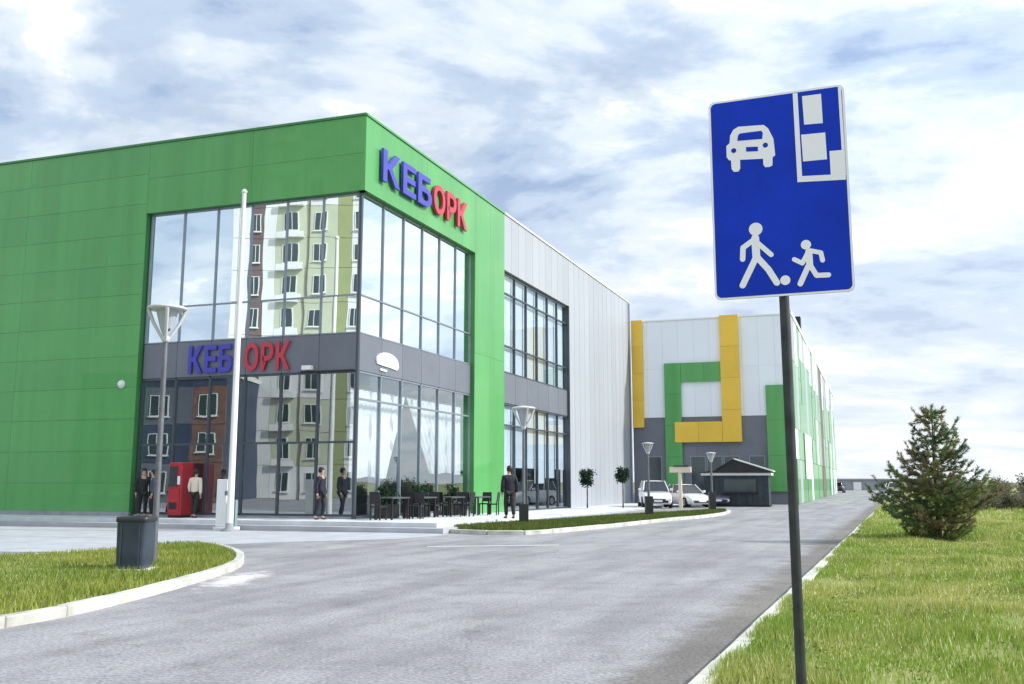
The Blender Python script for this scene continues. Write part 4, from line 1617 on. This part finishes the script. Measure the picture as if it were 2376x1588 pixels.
# ------------------------------------------------------------------ scrub on the right
def make_shrub(name, label, cols, n, h, w):
    r = thing(name, label, 'shrub', group='scrub along the edge of the lawn')
    st_ = MB()
    P = []
    for k in range(16):
        a = random.uniform(0, 2 * math.pi)
        rr_ = random.uniform(.1, 1) * w
        top = Vector((rr_ * math.cos(a), rr_ * math.sin(a), h * random.uniform(.6, 1.05) * (1.05 - .35 * rr_ / w)))
        base = Vector((top.x * .25, top.y * .25, 0))
        mid_ = base.lerp(top, .5) + Vector((random.uniform(-.1, .1), random.uniform(-.1, .1), .1))
        st_.tube([base, mid_, top], [.018, .012, .005], 4, False)
        m_ = n // 16
        t = rng.uniform(.2, 1.02, m_)[:, None]
        q = np.array(base) * (1 - t) ** 2 + 2 * np.array(mid_) * t * (1 - t) + np.array(top) * t * t
        P.append(q + rng.normal(size=(m_, 3)) * .13)
    st_.build('stems', 'bark', r, False)
    P = np.concatenate(P)
    P[:, 2] = np.abs(P[:, 2])
    card_mesh('foliage', P, .075, cols, r, 'leaf', 2.0, .6)
    return r


BR = [(.20, .18, .14), (.24, .21, .16), (.17, .17, .12), (.18, .19, .09)]
OG = [(.15, .18, .065), (.19, .19, .09), (.13, .15, .07)]


def copy_thing(o, label):
    c = o.copy()
    COL.objects.link(c)
    c['label'] = label
    for ch in list(o.children):
        d = ch.copy()
        COL.objects.link(d)
        d.parent = c
    return c


protos = [make_shrub('scrub_bush', '', BR, 2400, 1.5, .95), make_shrub('scrub_bush', '', OG, 2400, 1.25, .9), make_shrub('scrub_bush', '', BR, 2000, 1.7, .8)]
spots = [(22.9, 46.6, .78, 1, 'olive scrub bush nearest the pine, low against the sky'),
         (23.9, 45.4, .74, 0, 'grey brown scrub bush in the front row, second from the pine'),
         (25.2, 46.0, .78, 2, 'upright grey brown scrub bush in the front row near the picture edge'),
         (26.6, 46.8, .85, 0, 'grey brown scrub bush cut by the right edge of the picture'),
         (24.6, 49.6, .85, 2, 'upright grey brown scrub bush in the back row nearest the pine'),
         (26.2, 50.6, 1.05, 1, 'olive scrub bush in the back row right of the pine'),
         (27.8, 50.4, 1.1, 2, 'tallest grey brown scrub bush at the right edge, back row'),
         (26.6, 54.5, 1.1, 0, 'broad grey brown scrub bush farthest back'),
         (28.6, 62.5, 1.05, 1, 'olive bush far back behind the pine, left end of the far row'),
         (30.6, 64.8, 1.0, 2, 'upright brown bush far back behind the pine, second in the far row'),
         (32.8, 67.0, 1.05, 0, 'broad brown bush far back behind the pine, third in the far row'),
         (34.4, 69.8, 1.2, 1, 'olive bush far back behind the pine, fourth in the far row'),
         (36.8, 71.5, 1.05, 2, 'upright brown bush far back right of the pine, fifth in the far row'),
         (38.6, 74.6, 1.15, 0, 'broad brown bush far back right of the pine, right end of the far row')]
used = set()
for x, y, s, k, lab in spots:
    if k in used:
        o = copy_thing(protos[k], lab)
    else:
        o = protos[k]
        o['label'] = lab
        used.add(k)

    o.location = (x, y, lawn_z(x - kerb_x(y), y) - .02)
    o.scale = (s * 1.15, s * 1.15, s)
    o.rotation_euler = (0, 0, random.uniform(0, 6))

# ------------------------------------------------------------------ person by the green pillar
def skin_mesh(verts, edges, radii, root=0, sub=2):
    me = bpy.data.meshes.new('tmp')
    me.from_pydata(verts, edges, [])
    o = bpy.data.objects.new('tmp', me)
    COL.objects.link(o)
    o.modifiers.new('skin', 'SKIN')
    sv = me.skin_vertices[0].data
    for i, r in enumerate(radii):
        sv[i].radius = r if hasattr(r, '__len__') else (r, r)
        sv[i].use_root = (i == root)
    ss = o.modifiers.new('sub', 'SUBSURF')
    ss.levels = ss.render_levels = sub
    bpy.context.view_layer.update()
    out = bpy.data.meshes.new_from_object(o.evaluated_get(bpy.context.evaluated_depsgraph_get()))
    bpy.data.objects.remove(o)
    for p in out.polygons:
        p.use_smooth = True
    return out


def link_mesh(name, me, mat, parent):
    me.materials.clear()
    me.materials.append(M[mat])
    o = bpy.data.objects.new(name, me)
    COL.objects.link(o)
    o.parent = parent
    return o




def make_person(label, loc, rot, jacket, trousers, PS, stride=1.0):
    pp = thing('person', label, 'person', loc, math.radians(rot), 'people by the glazing')
    # figure faces local -y; metres for a 1.75 m person, scaled
    bv = [(0, 0, .95), (0, 0, 1.08), (0, .01, 1.25), (0, .0, 1.42), (0, -.01, 1.50), (0, -.025, 1.57), (0, -.03, 1.65), (0, -.025, 1.73),   # 0-7 pelvis..head
          (.19, .0, 1.41), (.25, .03, 1.14), (.24, -.06, .90), (.235, -.09, .80),         # right arm 8-11
          (-.19, .0, 1.41), (-.26, .05, 1.15), (-.25, .02, .90), (-.245, .0, .80),        # left arm 12-15
          (.095, 0, .90), (.10, -.08, .50), (.10, -.02, .09), (.11, -.14, .04),           # right leg 16-19
          (-.095, 0, .90), (-.10, .05, .50), (-.11, .16, .10), (-.115, .05, .04)]         # left leg 20-23
    be = [(0, 1), (1, 2), (2, 3), (3, 4), (4, 5), (5, 6), (6, 7), (3, 8), (8, 9), (9, 10), (10, 11), (3, 12), (12, 13), (13, 14), (14, 15),
          (0, 16), (16, 17), (17, 18), (18, 19), (0, 20), (20, 21), (21, 22), (22, 23)]
    brd = [(.14, .10), (.13, .09), (.15, .10), (.13, .09), .055, .06, .085, .07, .065, .05, .04, .035, .065, .05, .04, .035,
           .09, .065, .045, .04, .09, .065, .045, .04]
    body = link_mesh('body', skin_mesh(bv, be, brd), 'skin', pp)
    jv = [(0, 0, .86), (0, .005, 1.05), (0, .015, 1.25), (0, .005, 1.42), (0, 0, 1.49), (.20, .0, 1.41), (.255, .03, 1.14), (.245, -.06, .88), (-.20, .0, 1.41), (-.265, .05, 1.15), (-.255, .02, .88)]
    je = [(0, 1), (1, 2), (2, 3), (3, 4), (3, 5), (5, 6), (6, 7), (3, 8), (8, 9), (9, 10)]
    link_mesh('jacket', skin_mesh(jv, je, [(.19, .135), (.175, .125), (.185, .13), (.155, .115), .075, .085, .07, .058, .085, .07, .058]), jacket, pp)
    tv = [(0, 0, .95), (.095, 0, .88), (.10, -.08, .50), (.10, -.02, .10), (-.095, 0, .88), (-.10, .05, .50), (-.11, .16, .11)]
    te = [(0, 1), (1, 2), (2, 3), (0, 4), (4, 5), (5, 6)]
    link_mesh('trousers', skin_mesh(tv, te, [(.16, .115), .11, .08, .065, .11, .08, .065]), trousers, pp)
    for a, b in (((.10, -.0, .05), (.115, -.19, .035)), ((-.11, .17, .05), (-.118, -.01, .035))):
        link_mesh('shoe', skin_mesh([a, tuple((np.array(a) + np.array(b)) / 2), b], [(0, 1), (1, 2)], [(.05, .05), (.05, .042), (.045, .03)]), 'shoe', pp)
    hr = MB().lathe([(0, .125), (.05, .118), (.085, .085), (.10, .03), (.098, -.03), (.08, -.08)], n=16)
    hr.v = [(p[0] * .95, p[1] * 1.05 + .012, p[2] + 1.685) for p in hr.v]
    hr.build('hair', 'hair', pp, False)
    for sx in (-.03, .03):
        e = MB().lathe([(0, -.008), (.009, 0), (0, .008)], n=8)
        e.v = [(p[0] + sx, p[1] - .105, p[2] + 1.665) for p in e.v]
        e.build('eye', 'black', body, False)
    MB().add([(-.012, -.105, 1.64), (.012, -.105, 1.64), (0, -.13, 1.635), (0, -.105, 1.675)], [(0, 1, 2), (1, 3, 2), (3, 0, 2)]).build('nose', 'skin', body, False)
    for s, hx, hy in ((1, .235, -.09), (-1, -.245, 0)):
        for k in range(4):
            y = hy - .028 + k * .019
            ln_ = (.065, .08, .085, .07)[k]
            MB().tube([(hx, y, .79), (hx + s * .004, y - .004, .79 - ln_ * .6), (hx - s * .012, y - .006, .79 - ln_)], [.0095, .009, .007], 6).build('finger', 'skin', body, False)
        MB().tube([(hx, hy - .03, .81), (hx - s * .01, hy - .055, .775), (hx - s * .012, hy - .06, .75)], [.011, .010, .008], 6).build('thumb', 'skin', body, False)
    pp.scale = (PS, PS, PS)
    return pp


make_person('person in dark jacket and trousers standing on the sidewalk by the green pillar', (-.10, 34.55, pad_z(3.6)), 200, 'jacket', 'trousers', 1.07)
q_ = LG.at(.9, .75)
make_person('person in black walking past the glass corner', (q_.x, q_.y, PAD), 75, 'jacket', 'jacket', 1.0)
q_ = LG.at(6.05, .8)
make_person('person in a beige coat standing between the red machine and the flagpole', (q_.x, q_.y, PAD), 160, 'cream', 'trousers', .98)
q_ = LG.at(8.35, .8)
make_person('person in charcoal clothes at the left end of the dark shop glass', (q_.x, q_.y, PAD), 20, 'trousers', 'trousers', 1.0)
q_ = LG.at(7.75, 1.0)
make_person('person in navy standing close to the left of the red machine', (q_.x, q_.y, PAD), -60, 'navy', 'jacket', .97)


# ------------------------------------------------------------------ grass
def blades(name, label, xy, zs, h, wd, cols, weights, lean=.5):
    n = len(xy)
    hh = h * rng.uniform(.55, 1.35, n)
    az = rng.uniform(0, 2 * np.pi, n)
    wx, wy = np.cos(az) * wd / 2, np.sin(az) * wd / 2
    la = rng.uniform(0, 2 * np.pi, n)
    ll = hh * rng.uniform(.1, lean, n)
    V = np.empty((n, 3, 3))
    V[:, 0] = np.stack([xy[:, 0] - wx, xy[:, 1] - wy, zs - .01], 1)
    V[:, 1] = np.stack([xy[:, 0] + wx, xy[:, 1] + wy, zs - .01], 1)
    V[:, 2] = np.stack([xy[:, 0] + np.cos(la) * ll, xy[:, 1] + np.sin(la) * ll, zs + hh], 1)
    me = bpy.data.meshes.new(name)
    me.vertices.add(3 * n)
    me.vertices.foreach_set('co', V.reshape(-1))
    me.loops.add(3 * n)
    me.loops.foreach_set('vertex_index', np.arange(3 * n, dtype=np.int32))
    me.polygons.add(n)
    me.polygons.foreach_set('loop_start', np.arange(0, 3 * n, 3, dtype=np.int32))
    me.polygons.foreach_set('loop_total', np.full(n, 3, dtype=np.int32))
    me.update(calc_edges=True)
    # species patches: smooth random field picks green or dry pigments
    fx = np.sin(xy[:, 0] * 1.1 + 1.7 * np.sin(xy[:, 1] * .6)) + np.sin(xy[:, 1] * .85 + xy[:, 0] * .5 + 2) + .9 * np.sin(xy[:, 0] * 3.1 - xy[:, 1] * 2.3)
    fx2 = np.sin(xy[:, 0] * .7 + xy[:, 1] * .25 + 1) + np.sin(xy[:, 1] * 2.9 + np.sin(xy[:, 0] * 2.3) * 1.3)
    dry = np.clip(.40 + .16 * fx + .13 * fx2 + rng.normal(0, .20, n), 0, 1)
    cols = np.array(cols)
    C = cols[0] * (1 - dry)[:, None] + cols[1] * dry[:, None]
    pale = rng.random(n) < weights
    C[pale] = cols[2]
    C = C * rng.uniform(.7, 1.3, n)[:, None]
    c4 = np.ones((n, 3, 4), np.float32)
    c4[:, :, :3] = C[:, None, :]
    at = me.color_attributes.new('pigment', 'FLOAT_COLOR', 'CORNER')
    at.data.foreach_set('color', c4.reshape(-1))
    me.materials.append(M['blade'])
    o = bpy.data.objects.new(name, me)
    COL.objects.link(o)
    return tag(o, label, 'grass', kind='stuff')


LC = [(.20, .33, .035), (.50, .49, .17), (.85, .80, .52)]
lawn_zv = np.vectorize(lawn_z)
chunks = []
for y0, y1, xmax, n in ((4.0, 12, 5.2, 120000), (12, 20, 7, 75000), (20, 34, 11, 75000), (34, 60, 16, 40000)):
    y = rng.uniform(y0, y1, n)
    u = np.where(rng.random(n) < .05, rng.uniform(-.06, .12, n), rng.uniform(.03, xmax, n))
    chunks.append((y, u))
y = np.concatenate([c_[0] for c_ in chunks])
u = np.concatenate([c_[1] for c_ in chunks])
thin = np.sin(y * .9 + 1.3 * np.sin(u * 1.4)) + np.sin(u * 2.2 - y * .45 + 1) + .8 * np.sin(y * 3.1 + u * 2.7)
kp = rng.random(len(y)) < np.clip(1.05 - .55 * np.clip(thin - .7, 0, 2), .15, 1)
y, u = y[kp], u[kp]
xl = kerb_x(y) + u
blades('lawn_grass', 'uneven sunlit green and straw grass of the right hand lawn', np.stack([xl, y], 1), lawn_zv(u, y),
       (.055 + .0012 * y) * (1 + .5 * np.clip(1.6 * np.sin(xl * 2.1 + y * .9) * np.sin(y * 1.7 - xl), -.9, 1.4)), .009 + .0007 * y, LC, .07)


def inside(path, n):
    xs = np.array([p.x for p in path])
    ysa = np.array([p.y for p in path])
    out = []
    while len(out) < n:
        q = np.stack([rng.uniform(xs.min(), xs.max(), n), rng.uniform(ysa.min(), ysa.max(), n)], 1)
        ins = np.zeros(n, bool)
        j = len(xs) - 1
        for i in range(len(xs)):
            cnd = ((ysa[i] > q[:, 1]) != (ysa[j] > q[:, 1]))
            with np.errstate(divide='ignore', invalid='ignore'):
                xi = (xs[j] - xs[i]) * (q[:, 1] - ysa[i]) / (ysa[j] - ysa[i]) + xs[i]
            ins ^= cnd & (q[:, 0] < xi)
            j = i
        out += q[ins].tolist()
    return np.array(out[:n])


def scaled(path, s):
    c = sum((p for p in path), Vector()) / len(path)
    return [c + (p - c) * s for p in path]


IC = [(.15, .235, .035), (.35, .36, .08), (.55, .53, .25)]
q = inside(scaled(isl, .985), 90000)
keep = (q[:, 1] > 8) & (q[:, 0] > -14) & ~((abs(q[:, 0] - bx) < .36) & (abs(q[:, 1] - by) < .36))
q = q[keep]
blades('island_grass', 'green grass with yellow patches on the near left island', q, np.full(len(q), .115), .085, .020, IC, .02)
q = inside(scaled(mid, .96), 34000)
SCOL = [(.075, .125, .022), (.13, .15, .04), (.3, .3, .12)]
blades('strip_grass', 'dark green grass of the narrow strip beside the sidewalk', q, np.full(len(q), .115), .11, .03, SCOL, .01)


# weeds and clover scattered in rosettes
wy_ = rng.uniform(5.0, 30, 420)
wu_ = rng.uniform(.2, 6.5, 420)
PW = []
for yy, uu in zip(wy_, wu_):
    m_ = int(rng.integers(10, 26))
    q = np.stack([kerb_x(yy) + uu + rng.normal(0, .09, m_), yy + rng.normal(0, .09, m_), lawn_z(uu, yy) + rng.uniform(.02, .10, m_)], 1)
    PW.append(q)
wd_ = card_mesh('lawn_weeds', np.concatenate(PW), .026, [(.11, .19, .04), (.14, .23, .05), (.20, .26, .07), (.34, .34, .16)], None, 'leaf', 1.3, .2)
tag(wd_, 'scattered weeds and clover leaves in the right hand lawn', 'weeds', kind='stuff')
